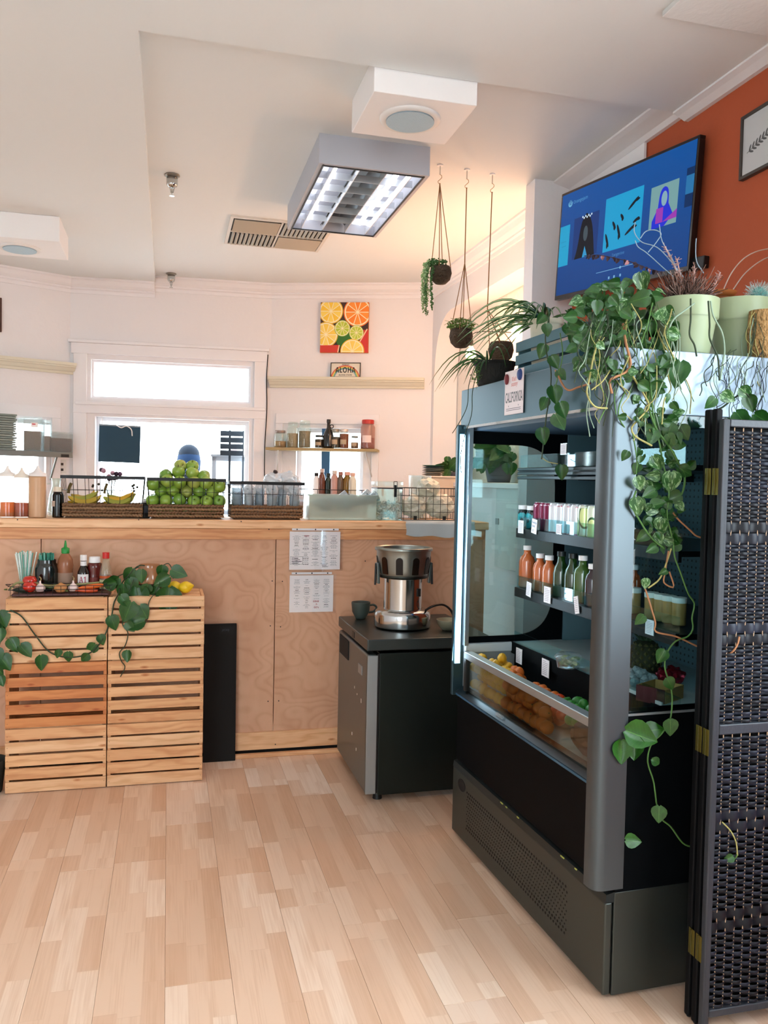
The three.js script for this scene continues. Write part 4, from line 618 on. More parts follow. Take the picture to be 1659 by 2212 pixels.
  const wp = t.position.clone().addScaledVector(Yv, h / 2), bk = new V3(WALLX, wp.y, wp.z).sub(t.position); const arm = mesh('wall_mount', box(.3, .2, WALLX - wp.x - .035, 0, 0, 0, .004), black, t); arm.position.set(.25, h / 2, -.03 - (WALLX - wp.x - .035) / 2);
  mesh('side_box', box(.09, .05, .03, w / 2 + .02, .03, -.03, .004), black, t);
}
{
  const a = atX(1605, 255, WALLX - .012), b = atX(1607, 388, WALLX - .012), h = a.y - b.y, w = .34, t = thing('framed_print', 'framed leaf sprig print on the orange wall', 'picture', [WALLX - .012, b.y, a.z + w / 2], -Math.PI / 2);
  mesh('frame', merge([box(w, .012, .02, 0, h - .006, 0), box(w, .012, .02, 0, .006, 0), box(.012, h - .024, .02, -w / 2 + .006, h / 2, 0), box(.012, h - .024, .02, w / 2 - .006, h / 2, 0)]), std(0x3a3430, .5), t);
  const map = canvasTex(256, 192, (c, W2, H2) => { c.fillStyle = '#c4c6c8'; c.fillRect(0, 0, W2, H2); c.strokeStyle = '#4a4c4e'; c.lineWidth = 2; c.beginPath(); c.moveTo(20, 120); c.quadraticCurveTo(110, 90, 200, 60); c.stroke(); c.fillStyle = '#4a4c4e'; for (let k = 0; k < 12; k++) for (const s of [-1, 1]) { c.save(); c.translate(30 + k * 14, 117 - k * 4.6); c.rotate(-.4 + s * .8); c.beginPath(); c.ellipse(10, 0, 11, 3.4, 0, 0, 7); c.fill(); c.restore(); } });
  mesh('print', box(w - .02, h - .02, .004, 0, h / 2, .002), [0, 1, 2, 3, 4, 5].map(k => k === 4 ? std(0xffffff, .5, { map }) : white), t);
  const p0 = atX(1250, 398, WALLX - .01), p1 = atX(1395, 306, WALLX - .01), t2 = thing('white_poster', 'white poster half hidden behind the television', 'poster', [WALLX - .011, p0.y - .5, (p0.z + p1.z) / 2], -Math.PI / 2), wd = p1.z - p0.z;
  const m2 = canvasTex(256, 256, (c, W2, H2) => { c.fillStyle = '#f2f2f4'; c.fillRect(0, 0, W2, H2); c.fillStyle = '#4a7a74'; c.beginPath(); c.ellipse(150, 90, 70, 34, -.2, 0, 7); c.fill(); c.fillStyle = '#20302c'; c.fillRect(160, 80, 14, 20); });
  mesh('sheet', box(wd, .49, .012, 0, .245, 0), [0, 1, 2, 3, 4, 5].map(k => k === 4 ? std(0xffffff, .6, { map: m2 }) : white), t2);
}
// ---------------------------------------------------------------- on top of the cooler
const CTP = 1.9555;
const potG = (r0, r1, h, lip) => lathe([[0, .003], [r0, .003], [r0 + .003, .01], [r1 - .004, h - lip], [r1 + .003, h - lip + .002], [r1 + .005, h], [r1 - .002, h], [r1 - .008, h - lip], [r0 - .004, .02], [0, .02]], 32);
const soil = std(0x1e1712, .95);
{ // slatted crate
  const a = FX(1112, 812, .045), b = FX(1246, 760, .045), z0 = a[2], z1 = b[2], L = z1 - z0, hh = .142, dp = .2, t = thing('slatted_box', 'teal painted slatted wooden box on the display cooler', 'crate', FL(.045 + dp / 2, CTP - .005, (z0 + z1) / 2), FT), m = std(0x3f6a78, .6);
  for (const s of [-1, 1]) { for (let k = 0; k < 3; k++) mesh('slat', box(.009, .038, L, s * (dp / 2 - .005), .024 + k * .05, 0, .002), m, t); mesh('end_board', box(dp - .02, hh, .012, 0, hh / 2 + .003, s * (L / 2 - .008), .002), m, t); }
  mesh('bottom_board', box(dp - .022, .008, L - .03, 0, .006, 0), m, t);
  const q = FX(1178, 745, .12), pp = FL(.12, CTP + .006, q[2]), pt = thing('spider_plant', 'bushy spider plant in a cream pot inside the teal box', 'potted plant', pp);
  const top = onPost(1180, 693, pp).y - pp.y; mesh('pot', potG(.045, .062, top, .02), std(0xc6c4b0, .5), pt); mesh('soil', cyl(.054, .054, .006, 24, 0, top - .012, 0), soil, pt);
  const bm = [leafy(tex(64, 64, (x, y) => { const u = Math.abs(x / 64 - .5); return u < .16 ? [168, 196, 150] : [44, 92, 50]; })), leafy(leafTex(41, 0), 0xb4dcae)]; bm.push(bm[0]);
  for (let k = 0; k < 46; k++) { const toL = k < 30, an = toL ? Math.PI + rr(-1.5, 1.2) : rr(0, 6.28), len = toL ? rr(.16, .36) : rr(.1, .2), up = rr(.15, 1.25), pts = [], dir = new V3(Math.cos(an) * Math.cos(FT) , 0, Math.sin(an)).normalize(); const dz = dir.clone().applyAxisAngle(AY, -.25); for (let i = 0; i <= 9; i++) { const f = i / 9; pts.push(new V3(dz.x * len * f, top - .01 + len * (up * f - (up * .6 + .35) * f * f * 1.15), dz.z * len * f)); } mesh('blade', ribbon(pts, f => .0125 * Math.min(1, f * 5 + .35) * (1 - f ** 2.2) + .0008, new V3(rr(-.4, .2), rr(.3, .8), .9).normalize()), bm[k % 3], pt); }
}
{ // black basket pot with a grassy plant, and the hanging coconut above it
  const q = FX(1068, 830, .07), pp = FL(.07, CTP - .005, q[2]), t = thing('basket_planter', 'black woven basket planter with grassy leaves on the cooler end', 'potted plant', pp), hgt = .1;
  mesh('pot', potG(.068, .086, hgt, .012), std(0x0c100f, .8, { bumpMap: nicheTex, bumpScale: .004 }), t); mesh('soil', cyl(.076, .076, .005, 24, 0, hgt - .01, 0), soil, t);
  const bm = [0, 1, 2].map(() => CRATELEAF);
  for (let k = 0; k < 18; k++) { const an = Math.PI + rr(-2, 2), len = rr(.1, .26), up = rr(.3, 1.9), pts = []; for (let i = 0; i <= 9; i++) { const f = i / 9; pts.push(new V3(-.03 + Math.cos(an) * len * f, hgt - .01 + len * (up * f - (up * .7 + .7) * f * f), Math.sin(an) * len * f)); } mesh('blade', ribbon(pts, f => .009 * Math.min(1, f * 5 + .35) * (1 - f ** 2.2) + .0006, new V3(rr(-.4, .2), rr(.3, .8), .9).normalize()), bm[k % 3], t); }
  const tl = mesh('small_leaves', tinyLeaves(60, () => new V3(-.085 + rr(-.02, .012), rr(.01, .075), .02 + rr(-.03, .03)), .005), std(0x5a7a34, .7), t); tl.userData.kind = 'stuff';
  const rn = mesh('runner', tube([[-.09, .08, 0], [-.12, 0, .02], [-.13, -.09, .03], [-.17, -.17, .03], [-.19, -.2, .03]], .0016, 24), stemDk, t); mesh('runner', tube([[-.08, .07, .02], [-.115, -.03, .05], [-.12, -.12, .06], [-.15, -.22, .06], [-.16, -.3, .05], [-.155, -.36, .05]], .0016, 24), stemDk, t);
}
{ // California licence plate on the header
  const a = FX(1100, 815, -.002), b = FX(1130, 874, -.002), c0 = FX(1091, 880, -.002), c1 = FX(1133, 812, -.002), w = c1[2] - c0[2] + .0, h = .165, yc = (a[1] + b[1]) / 2 - .004, t = thing('licence_plate', 'California licence plate held to the cooler header by magnets', 'licence plate', FL(-.003, yc - h / 2, (c0[2] + c1[2]) / 2), FT - Math.PI / 2);
  const map = canvasTex(300, 256, (c, W2, H2) => { c.fillStyle = '#e6dadd'; c.fillRect(0, 0, W2, H2); c.fillStyle = '#c04a40'; c.font = 'italic bold 34px serif'; c.fillText('\u2736', 190, 44); c.fillText('Visit', 108, 62); c.fillText('sunny', 104, 92); c.fillStyle = '#18222e'; c.font = 'bold 84px sans-serif'; c.save(); c.scale(.56, 1); c.fillText('CALIFORNIA', 22, 186); c.restore(); c.fillRect(30, 222, 240, 3); c.fillRect(30, 232, 240, 3); c.beginPath(); c.arc(70, 208, 4, 0, 7); c.arc(230, 208, 4, 0, 7); c.fill(); });
  mesh('plate', box(w, h, .0016, 0, h / 2, .001, .0005), std(0xe6dadd, .5), t); mesh('face_print', box(w - .004, h - .004, .0004, 0, h / 2, .0022), std(0xffffff, .45, { map }), t);
  mesh('magnet', sph(.017, 14, 10).scale(.9, 1.2, .5).translate(-w * .36, h * .82, .006), std(0x6a1a26, .4), t); mesh('magnet', sph(.018, 14, 10).scale(.9, 1.2, .5).translate(w * .34, h * .86, .006), std(0x1c3c7c, .4), t);
}
function bigPot(px0, px1, pyTop, pyBot, z, label, col) {
  const c = FZ((px0 + px1) / 2, pyBot, z), l = FZ(px0, pyTop, z), r = FZ(px1, pyTop, z), R = (r[0] - l[0]) / 2, h = l[1] - CTP, p = FL(c[0], CTP, z), t = thing('plant_pot', label, 'plant pot', p);
  mesh('pot', potG(R * .74, R, h, h * .34), std(col, .42), t); mesh('soil', cyl(R * .9, R * .9, .006, 28, 0, h - .014, 0), soil, t); return { t, p, R, h };
}
const potA = bigPot(1424, 1534, 645, 768, -.11, 'sage green plastic pot with a dry brown shrub', 0x9fae8a), potB = bigPot(1536, 1650, 648, 768, -.19, 'sage green plastic pot next to the fuzzy cactus', 0x9fae8a);
{ // dry shrub
  const p = potA.p.clone().setY(potA.p.y + potA.h - .012), t = thing('dry_shrub', 'dry brown twiggy shrub with curling tendrils', 'dead plant', p), dry = [std(0xa88a80, .9), std(0x7a5c50, .9), std(0x3e2e2a, .9)];
  const tw = []; for (let k = 0; k < 620; k++) { const a = rr(0, 6.28), e = rr(.15, 1.35), l = rr(.03, .1) * (e > .7 ? 1.1 : 1), d = new V3(Math.cos(a) * Math.cos(e), Math.sin(e), Math.sin(a) * Math.cos(e)), o = new V3(rr(-.05, .04), rr(0, .015), rr(-.04, .04)); tw.push(rod(o, o.clone().addScaledVector(d, l), rr(.0007, .0018), 3)); }
  for (let k = 0; k < 3; k++) mesh('twig_tuft', merge(tw.filter((_, i) => i % 3 === k)), dry[k], t).userData.kind = 'stuff';
  const spike = (px0, py0, px1, py1, n) => { const A = onPost(px0, py0, p).sub(p), B = onPost(px1, py1, p).sub(p); const g = []; for (let k = 0; k < n; k++) { const f = rnd(), q = A.clone().lerp(B, f), d = new V3(rr(-1, 1), rr(-.2, 1), rr(-1, 1)).normalize(); g.push(rod(q, q.clone().addScaledVector(d, rr(.006, .016)), .0012, 3)); } mesh('seed_head', merge([rod(A, B, .002, 5), ...g]), std(0xc09a92, .9), t); };
  spike(1492, 650, 1436, 532, 90); spike(1480, 640, 1462, 560, 60); spike(1530, 650, 1556, 588, 50); spike(1500, 640, 1500, 575, 50);
  for (const pts of [[[1470, 610], [1440, 585], [1395, 545], [1378, 533], [1372, 520]], [[1478, 600], [1420, 535], [1385, 522], [1370, 500], [1372, 480]], [[1465, 590], [1450, 555], [1430, 520], [1424, 485]], [[1400, 545], [1420, 520], [1428, 505], [1415, 497], [1395, 500], [1383, 515]], [[1520, 590], [1505, 565], [1503, 530], [1504, 515]]]) mesh('tendril', tube(pts.map(q => onPost(q[0], q[1], p).sub(p)), .0016, 40, 5), std(0x8ca4b4, .6), t);
  const br = [[1430, 588], [1400, 580], [1370, 568], [1330, 558], [1290, 551], [1262, 553]].map(q => onPost(q[0], q[1], p).sub(p)), cv = new THREE.CatmullRomCurve3(br); mesh('branch', tube(br, .0013, 40, 5), std(0x33202c, .8), t);
  for (let k = 0; k < 18; k++) { const q = cv.getPoint(k / 18 + .02), m = mesh('dry_leaf', HEARTS[k % 5], std(k % 5 === 3 ? 0xb07a7a : 0x33222c, .8, { side: THREE.DoubleSide }), t); m.position.copy(q); m.scale.setScalar(.016); m.rotation.set(rr(-.4, .4), rr(-.6, .6), rr(2.2, 4)); }
  let k4 = 0; for (const pts of [[[1492, 645], [1492, 690], [1490, 725], [1500, 745], [1505, 770]], [[1500, 655], [1480, 670], [1455, 690], [1445, 715], [1455, 745], [1458, 760]], [[1530, 650], [1533, 700], [1533, 730], [1550, 770], [1553, 800], [1554, 822]], [[1535, 650], [1540, 680], [1560, 720], [1565, 760], [1560, 790], [1556, 820]]]) mesh('bare_stem', tube(pts.map(q => toW(FZ(q[0], q[1], .03)).sub(p)), .0026, 40, 6), k4++ % 2 ? stemPale : stemDk, t);
}
function toW(a) { return FL(a[0], a[1], a[2]); }
{ // terracotta saucer, fuzzy cactus, wire hoops, bark pot
  const q = FZ(1552, 640, -.37), t = thing('terracotta_saucer', 'orange terracotta saucer behind the sage pots', 'saucer', FL(q[0], CTP, -.37)); const h = q[1] - CTP; mesh('stand', cyl(.04, .045, h - .004, 24, 0, (h - .004) / 2, 0), std(0x9a5a34, .8), t); mesh('dish', lathe([[0, h - .006], [.05, h - .006], [.062, h + .012], [.058, h + .012], [.05, h], [0, h]], 28), std(0xc8783c, .7), t);
  for (const pts of [[[1560, 632], [1580, 590], [1605, 560], [1630, 545], [1670, 535]], [[1578, 634], [1610, 590], [1650, 560], [1690, 548]]]) mesh('hoop', tube(pts.map(p => toW(FZ(p[0], p[1], -.37)).sub(t.position)), .0022, 30, 6), std(0xc8b8ac, .5), t);
  const c = potB.p.clone().setY(potB.p.y + potB.h - .011), k0 = onPost(1640, 625, c), t2 = thing('fuzzy_cactus', 'pale blue green fuzzy cactus', 'cactus', new V3(k0.x, c.y, k0.z)); mesh('body', sph(.026, 16, 12).scale(1, 1.2, 1).translate(0, .028, 0), std(0x5a9a94, .8), t2);
  const sp = []; for (let k = 0; k < 420; k++) { const u = rr(-.6, 1), a = rr(0, 6.28), s = Math.sqrt(1 - u * u), d = new V3(s * Math.cos(a), u, s * Math.sin(a)); sp.push(rod(d.clone().multiplyScalar(.02).add(new V3(0, .028, 0)), d.clone().add(jit(.3)).multiplyScalar(rr(.034, .05)).add(new V3(0, .028, 0)), .0005, 3)); } mesh('spines', merge(sp), std(0xcfeae6, .8), t2).userData.kind = 'stuff';
  const b = FZ(1660, 770, -.02), t3 = thing('bark_planter', 'rough tan bark planter at the cooler corner', 'planter', FL(b[0], CTP, -.05)); const bh = onPost(1655, 672, t3.position).y - CTP; mesh('bark', lathe([[0, .002], [.04, .002], [.046, bh * .5], [.042, bh], [.03, bh], [0, bh - .01]], 18), std(0xb08a58, .95, { bumpMap: nicheTex, bumpScale: .012 }), t3);
  const ro = []; for (let k = 0; k < 16; k++) { const a = rr(2.4, 5.2), r0 = .046; let p = new V3(Math.cos(a) * r0, bh * rr(.6, 1), -Math.sin(a) * r0 * -1); const pts = [p.clone()]; for (let i = 0; i < 6; i++) { p = p.clone().add(new V3(rr(-.018, .01), rr(-.055, -.012), rr(-.004, .014))); pts.push(p); } mesh('root', tube(pts, rr(.001, .0018), 24, 4), [stemDk, stemPale, stemY][k % 3], t3); }
  for (let k = 0; k < 34; k++) { let x = rr(1545, 1668), y = rr(752, 800); const pts = [toW(FZ(x, y, .012))]; const n = 3 + Math.floor(rnd() * 5); for (let i = 0; i < n; i++) { x += rr(-18, 12); y += rr(8, 34); pts.push(toW(FZ(x, y, rr(.008, .035)))); } mesh('hanging_root', tube(pts.map(p => p.sub(t3.position)), rr(.0007, .0018), 30, 4), [stemDk, stemPale, stemDk, std(0x1c2438, .8)][k % 4], t3); }
}
// ---------------------------------------------------------------- big trailing pothos over the cooler
{
  const base = FL(.16, CTP, -.27), t = thing('trailing_pothos', 'large variegated pothos trailing down the near end of the cooler', 'potted plant', base);
  mesh('pot', potG(.08, .1, .15, .03), std(0x20302a, .6), t); mesh('soil', cyl(.09, .09, .006, 24, 0, .14, 0), soil, t);
  const N = (px, py, z = .04) => toW(FZ(px, py, z)), Fr = (px, py, x = -.035) => toW(FX(px, py, x));
  const V = (pts, r, m, f = N, z) => addVine(t, pts.map(p => f(p[0], p[1], p[2] ?? z)), r, m);
  // hanging vines on the near end
  V([[1396, 700, -.1], [1402, 790, -.02], [1402, 880], [1420, 930], [1446, 965], [1468, 1005], [1479, 1030], [1478, 1050], [1472, 1068], [1466, 1072]], .0036, stemG);
  V([[1384, 690, -.1], [1398, 760, 0], [1406, 840], [1412, 900], [1425, 960], [1432, 1000], [1445, 1060], [1441, 1115], [1448, 1145], [1455, 1175], [1457, 1200], [1471, 1240], [1488, 1285], [1500, 1304], [1495, 1335], [1497, 1358], [1487, 1374], [1460, 1385], [1441, 1410], [1436, 1440], [1450, 1488], [1452, 1520], [1447, 1556], [1430, 1584], [1407, 1608], [1399, 1642], [1412, 1690], [1419, 1740], [1428, 1768], [1448, 1785], [1476, 1822], [1496, 1830], [1530, 1838, .1], [1585, 1856, .19], [1593, 1845, .2]], .0026, stemG);
  V([[1593, 1848, .2], [1590, 1820, .2], [1578, 1795, .2], [1560, 1776, .2]], .002, stemY);
  V([[1360, 660, -.1], [1352, 720, 0], [1362, 800], [1390, 850], [1402, 878], [1380, 905], [1364, 925], [1370, 940], [1408, 963]], .003, stemY); V([[1364, 925], [1371, 960], [1376, 1000], [1374, 1025]], .002, stemG);
  V([[1346, 700, -.05], [1352, 740], [1362, 790], [1350, 805], [1318, 822], [1322, 850]], .004, stemB); V([[1300, 720, -.05], [1290, 745], [1282, 772], [1274, 815], [1268, 850], [1285, 878], [1312, 882]], .0028, stemY); V([[1318, 800], [1300, 825], [1278, 842]], .002, stemY);
  V([[1454, 1108], [1465, 1122], [1490, 1145], [1505, 1158], [1530, 1162], [1548, 1152, .08], [1552, 1140, .1]], .0028, stemB); V([[1392, 1268], [1398, 1285], [1408, 1318], [1416, 1348], [1414, 1362], [1460, 1375], [1515, 1400], [1545, 1408, .12], [1578, 1411, .19], [1592, 1394, .2], [1597, 1375, .2]], .0028, stemB);
  V([[1450, 1185], [1440, 1215], [1425, 1250], [1412, 1262], [1400, 1270]], .0026, stemY); V([[1444, 1190], [1436, 1240], [1434, 1258], [1455, 1268], [1446, 1235]], .0026, stemB); V([[1374, 1060], [1366, 1090], [1385, 1130], [1410, 1165], [1435, 1185]], .003, stemG);
  for (let k = 0; k < 44; k++) { let x = rr(1270, 1455), y = rr(640, 740); const pts = [[x, y, rr(-.12, .02)]]; const n = 3 + Math.floor(rnd() * 4); for (let i = 0; i < n; i++) { x += rr(-22, 26); y += rr(18, 62); pts.push([x, y, rr(.01, .06)]); } V(pts, rr(.0009, .0022), [stemY, stemG, stemPale, stemDk][k % 4]); }
  // drape in front of the header
  V([[1186, 690, .02], [1178, 730], [1182, 770], [1190, 800], [1188, 850], [1180, 900], [1176, 940], [1172, 975], [1170, 992]], .0024, stemDk, Fr); V([[1200, 800], [1225, 842], [1250, 836], [1275, 828, -.05]], .0035, stemB, Fr); V([[1210, 720, .0], [1215, 770], [1205, 815], [1196, 850]], .002, stemG, Fr); V([[1172, 990, .2], [1185, 998, .2], [1205, 1002, .22]], .002, stemY, Fr);
  // leaves seen singly: x, y, size in px, hanging angle, material, depth
  const hero = [[1402, 640, 50, -70, 2, .03], [1385, 590, 46, 10, 1, .0], [1470, 782, 62, -10, 0, .05], [1455, 772, 44, -50, 0, .04], [1290, 742, 24, 60, 3, .06], [1380, 828, 34, 60, 0, .05], [1366, 815, 34, -100, 4, .04], [1322, 780, 26, 20, 0, .05], [1312, 784, 22, 100, 4, .05], [1425, 690, 36, 160, 3, .03], [1440, 720, 40, 80, 3, .04], [1345, 650, 34, -10, 1, .02], [1290, 650, 34, 0, 2, .03], [1320, 640, 30, 40, 0, .02], [1430, 905, 40, -30, 0, .03], [1450, 915, 44, -10, 2, .05], [1470, 920, 40, 30, 2, .04], [1415, 930, 38, -20, 0, .04], [1352, 900, 22, -90, 2, .05], [1356, 975, 26, -30, 2, .05], [1412, 985, 40, 30, 1, .05], [1376, 1030, 36, 20, 3, .05], [1450, 1020, 52, 0, 3, .05], [1466, 1010, 40, 60, 0, .04], [1486, 1010, 28, 130, 2, .05], [1470, 1070, 40, -70, 2, .05], [1462, 1085, 26, 40, 3, .05], [1375, 1075, 44, 10, 1, .05], [1415, 1060, 36, -60, 0, .04], [1432, 1120, 40, -8, 3, .05], [1400, 1150, 34, -50, 4, .03], [1452, 1172, 28, -110, 1, .04], [1418, 1180, 30, -60, 4, .04], [1395, 1250, 26, 0, 3, .05], [1440, 1232, 20, -60, 4, .05], [1391, 1330, 30, -40, 2, .05], [1436, 1405, 36, -28, 0, .05], [1441, 1465, 34, 30, 2, .06], [1448, 1555, 42, 5, 0, .06], [1408, 1640, 26, 60, 0, .06], [1424, 1742, 42, 0, 0, .06], [1497, 1828, 24, 65, 3, .07], [1583, 1850, 24, -60, 4, .2], [1180, 700, 30, 10, 0, 9], [1176, 745, 34, -20, 4, 9], [1190, 770, 34, 30, 0, 9], [1205, 800, 30, 40, 4, 9], [1195, 835, 44, 10, 0, 9], [1180, 860, 32, -20, 4, 9], [1210, 870, 40, 20, 4, 9], [1200, 895, 44, 30, 0, 9], [1172, 925, 40, 10, 2, 9], [1214, 1005, 36, 0, 2, 10], [1176, 680, 30, -40, 0, 9], [1225, 700, 34, 20, 0, 9], [1240, 690, 36, 0, 2, 9]];
  for (const [x, y, s, a, m, z] of hero) { const p = z === 9 ? Fr(x, y, -.04) : z === 10 ? Fr(x, y, .22) : N(x, y, z); addLeaf(t, p, s / FOC * depthOf(p) * .92, tipAt(a), faceCam(p, .25), LEAF[m]); }
  for (let k = 0; k < 520; k++) { let x, y, z; if (k < 380) { const a = rr(0, 6.28), r = Math.sqrt(rnd()); x = 1342 + Math.cos(a) * r * 116; y = 714 + Math.sin(a) * r * 112; z = y > 790 ? rr(.01, .05) : rr(-.3, .03); } else { const f = rnd(); y = 790 + f * 390; x = 1402 + f * 34 + rr(-52, 52) * (1 - f * .35); z = rr(.005, .05); } const p = N(x, y, z); addLeaf(t, p, rr(13, 31) / FOC * depthOf(p), tipAt(rr(-110, 110)), faceCam(p, 1.1), LEAF[[0, 4, 0, 2, 1, 4, 0, 3, 4, 0][k % 10]]); }
  { const litLeaf = leafy(leafTex(52, 0), 0xd4ff8c); for (const [x, y, s, a] of [[1352, 1578, 70, 70], [1372, 1590, 52, 0], [1395, 1578, 44, 95], [1342, 1600, 50, 0], [1352, 1815, 36, 85]]) { const p = N(x, y, .03); addLeaf(t, p, s / FOC * depthOf(p), tipAt(a), faceCam(p, .2), litLeaf); } }  // lime tint paints the light on these overexposed leaves into their colour
  // the vine end behind the screen top
  const sv = [[1535, 890, .05], [1560, 880, .06], [1585, 860, .08], [1610, 850, .1], [1640, 900, .1]]; addVine(t, sv.map(p => N(...p)), .003, stemDk); for (const [x, y, s, a, m] of [[1560, 850, 34, 60, 3], [1600, 838, 34, 50, 1], [1615, 855, 38, 20, 2], [1590, 890, 44, 40, 0], [1630, 895, 44, 60, 2], [1545, 860, 30, -40, 4], [1570, 905, 30, 10, 4], [1600, 905, 30, 80, 0]]) { const p = N(x, y, .1); addLeaf(t, p, s / FOC * depthOf(p), tipAt(a), faceCam(p, .3), LEAF[m]); }
}
// ---------------------------------------------------------------- pothos pot and lemons on the crates
{
  const x = onCrateX(323), base = new V3(x, CTOP + .0005, -4.37), t = thing('crate_pothos', 'pothos in a round brown glazed pot trailing over the crates', 'potted plant', base);
  mesh('pot', lathe([[0, .002], [.05, .002], [.062, .02], [.069, .05]], 32), std(0x2c1c14, .5), t); mesh('glazed_shoulder', lathe([[.0685, .048], [.071, .07], [.068, .1], [.056, .125], [.05, .132], [.054, .142], [.05, .144], [.044, .134], [.0, .13]], 32), phy(0xa8724c, .18, { clearcoat: .7 }), t);
  const G = (px, py, z) => atZ(px, py, z ?? (py > 1284 ? -4.238 : -4.3));
  for (const [pts, r] of [[[[325, 1225, -4.36], [300, 1222], [280, 1240], [262, 1262], [255, 1285, -4.24], [247, 1300], [240, 1335], [222, 1380], [195, 1410], [150, 1420], [110, 1410], [75, 1370], [45, 1330], [22, 1318]], .0035], [[[310, 1225, -4.36], [290, 1250], [278, 1283, -4.24], [268, 1320], [265, 1350], [276, 1366], [270, 1395], [258, 1410], [262, 1428], [270, 1440], [260, 1462]], .0026], [[[345, 1225, -4.36], [365, 1218], [372, 1232], [374, 1250]], .0026], [[[330, 1224, -4.36], [345, 1255], [335, 1280, -4.24], [322, 1300], [320, 1330], [310, 1355]], .0022], [[[300, 1225, -4.36], [270, 1238], [245, 1250], [225, 1262]], .0024]]) addVine(t, pts.map(p => G(...p)), r, stemDk);
  for (const [px, py, s, a] of [[22, 1380, 34, 30], [44, 1394, 36, 40], [89, 1415, 34, 5], [148, 1408, 24, 0], [128, 1402, 20, -10], [206, 1392, 30, -40], [191, 1412, 24, -40], [216, 1372, 24, 20], [240, 1330, 34, 20], [284, 1300, 48, -20], [296, 1270, 52, 15], [303, 1308, 34, 30], [365, 1270, 64, -5], [345, 1278, 36, -80], [306, 1230, 30, 0], [286, 1228, 34, -30], [371, 1230, 36, 70], [366, 1246, 38, -60], [352, 1222, 30, -10], [257, 1248, 34, -60], [268, 1262, 36, 0], [312, 1342, 44, -70], [274, 1345, 26, 40], [277, 1404, 26, 0], [261, 1286, 30, 40], [250, 1258, 34, -80], [280, 1250, 36, 20], [320, 1262, 30, -20]]) { const p = G(px, py); p.z += rr(.0, .02); addLeaf(t, p, s / FOC * depthOf(p), tipAt(a), faceCam(p, .35), DARKLEAF[Math.floor(rnd() * 3)]); }
  const lem = lathe([[0, -.042], [.006, -.039], [.012, -.034], [.026, -.02], [.031, 0], [.028, .014], [.016, .03], [.007, .037], [.004, .041], [0, .042]], 20);
  for (const [px, z, a, l] of [[401, -4.31, -1.35, 'bright yellow lemon beside the brown plant pot'], [377, -4.33, 1.3, 'yellow lemon half hidden behind pothos leaves']]) { const l2 = thing('lemon', l, 'lemon', [onCrateX(px, z), CTOP + .032, z]); const m = mesh('peel', lem, std(0xe8c018, .42, { bumpMap: plasterBump, bumpScale: .0008 }), l2); m.rotation.z = a; mesh('stem_scar', cyl(.003, .004, .003, 6, 0, -.042, 0), std(0x6a6a20, .8), m); }
  const e = thing('corner_ivy', 'dark trailing leaves at the outer side of the crates', 'plant', [-.83, 0, -4.3]); mesh('pot', potG(.06, .08, .16, .03), std(0x20201c, .7), e); mesh('stake', rod([0, .02, 0], [0, .95, 0], .006), stemDk, e); for (let k = 0; k < 26; k++) { const p = new V3(-.775 + rr(-.05, .012), rr(.5, .93), -4.24 + rr(-.04, .02)); addLeaf(e, p, rr(.05, .09), tipAt(rr(-40, 40)), faceCam(p, .5), DARKLEAF[2]); }
}
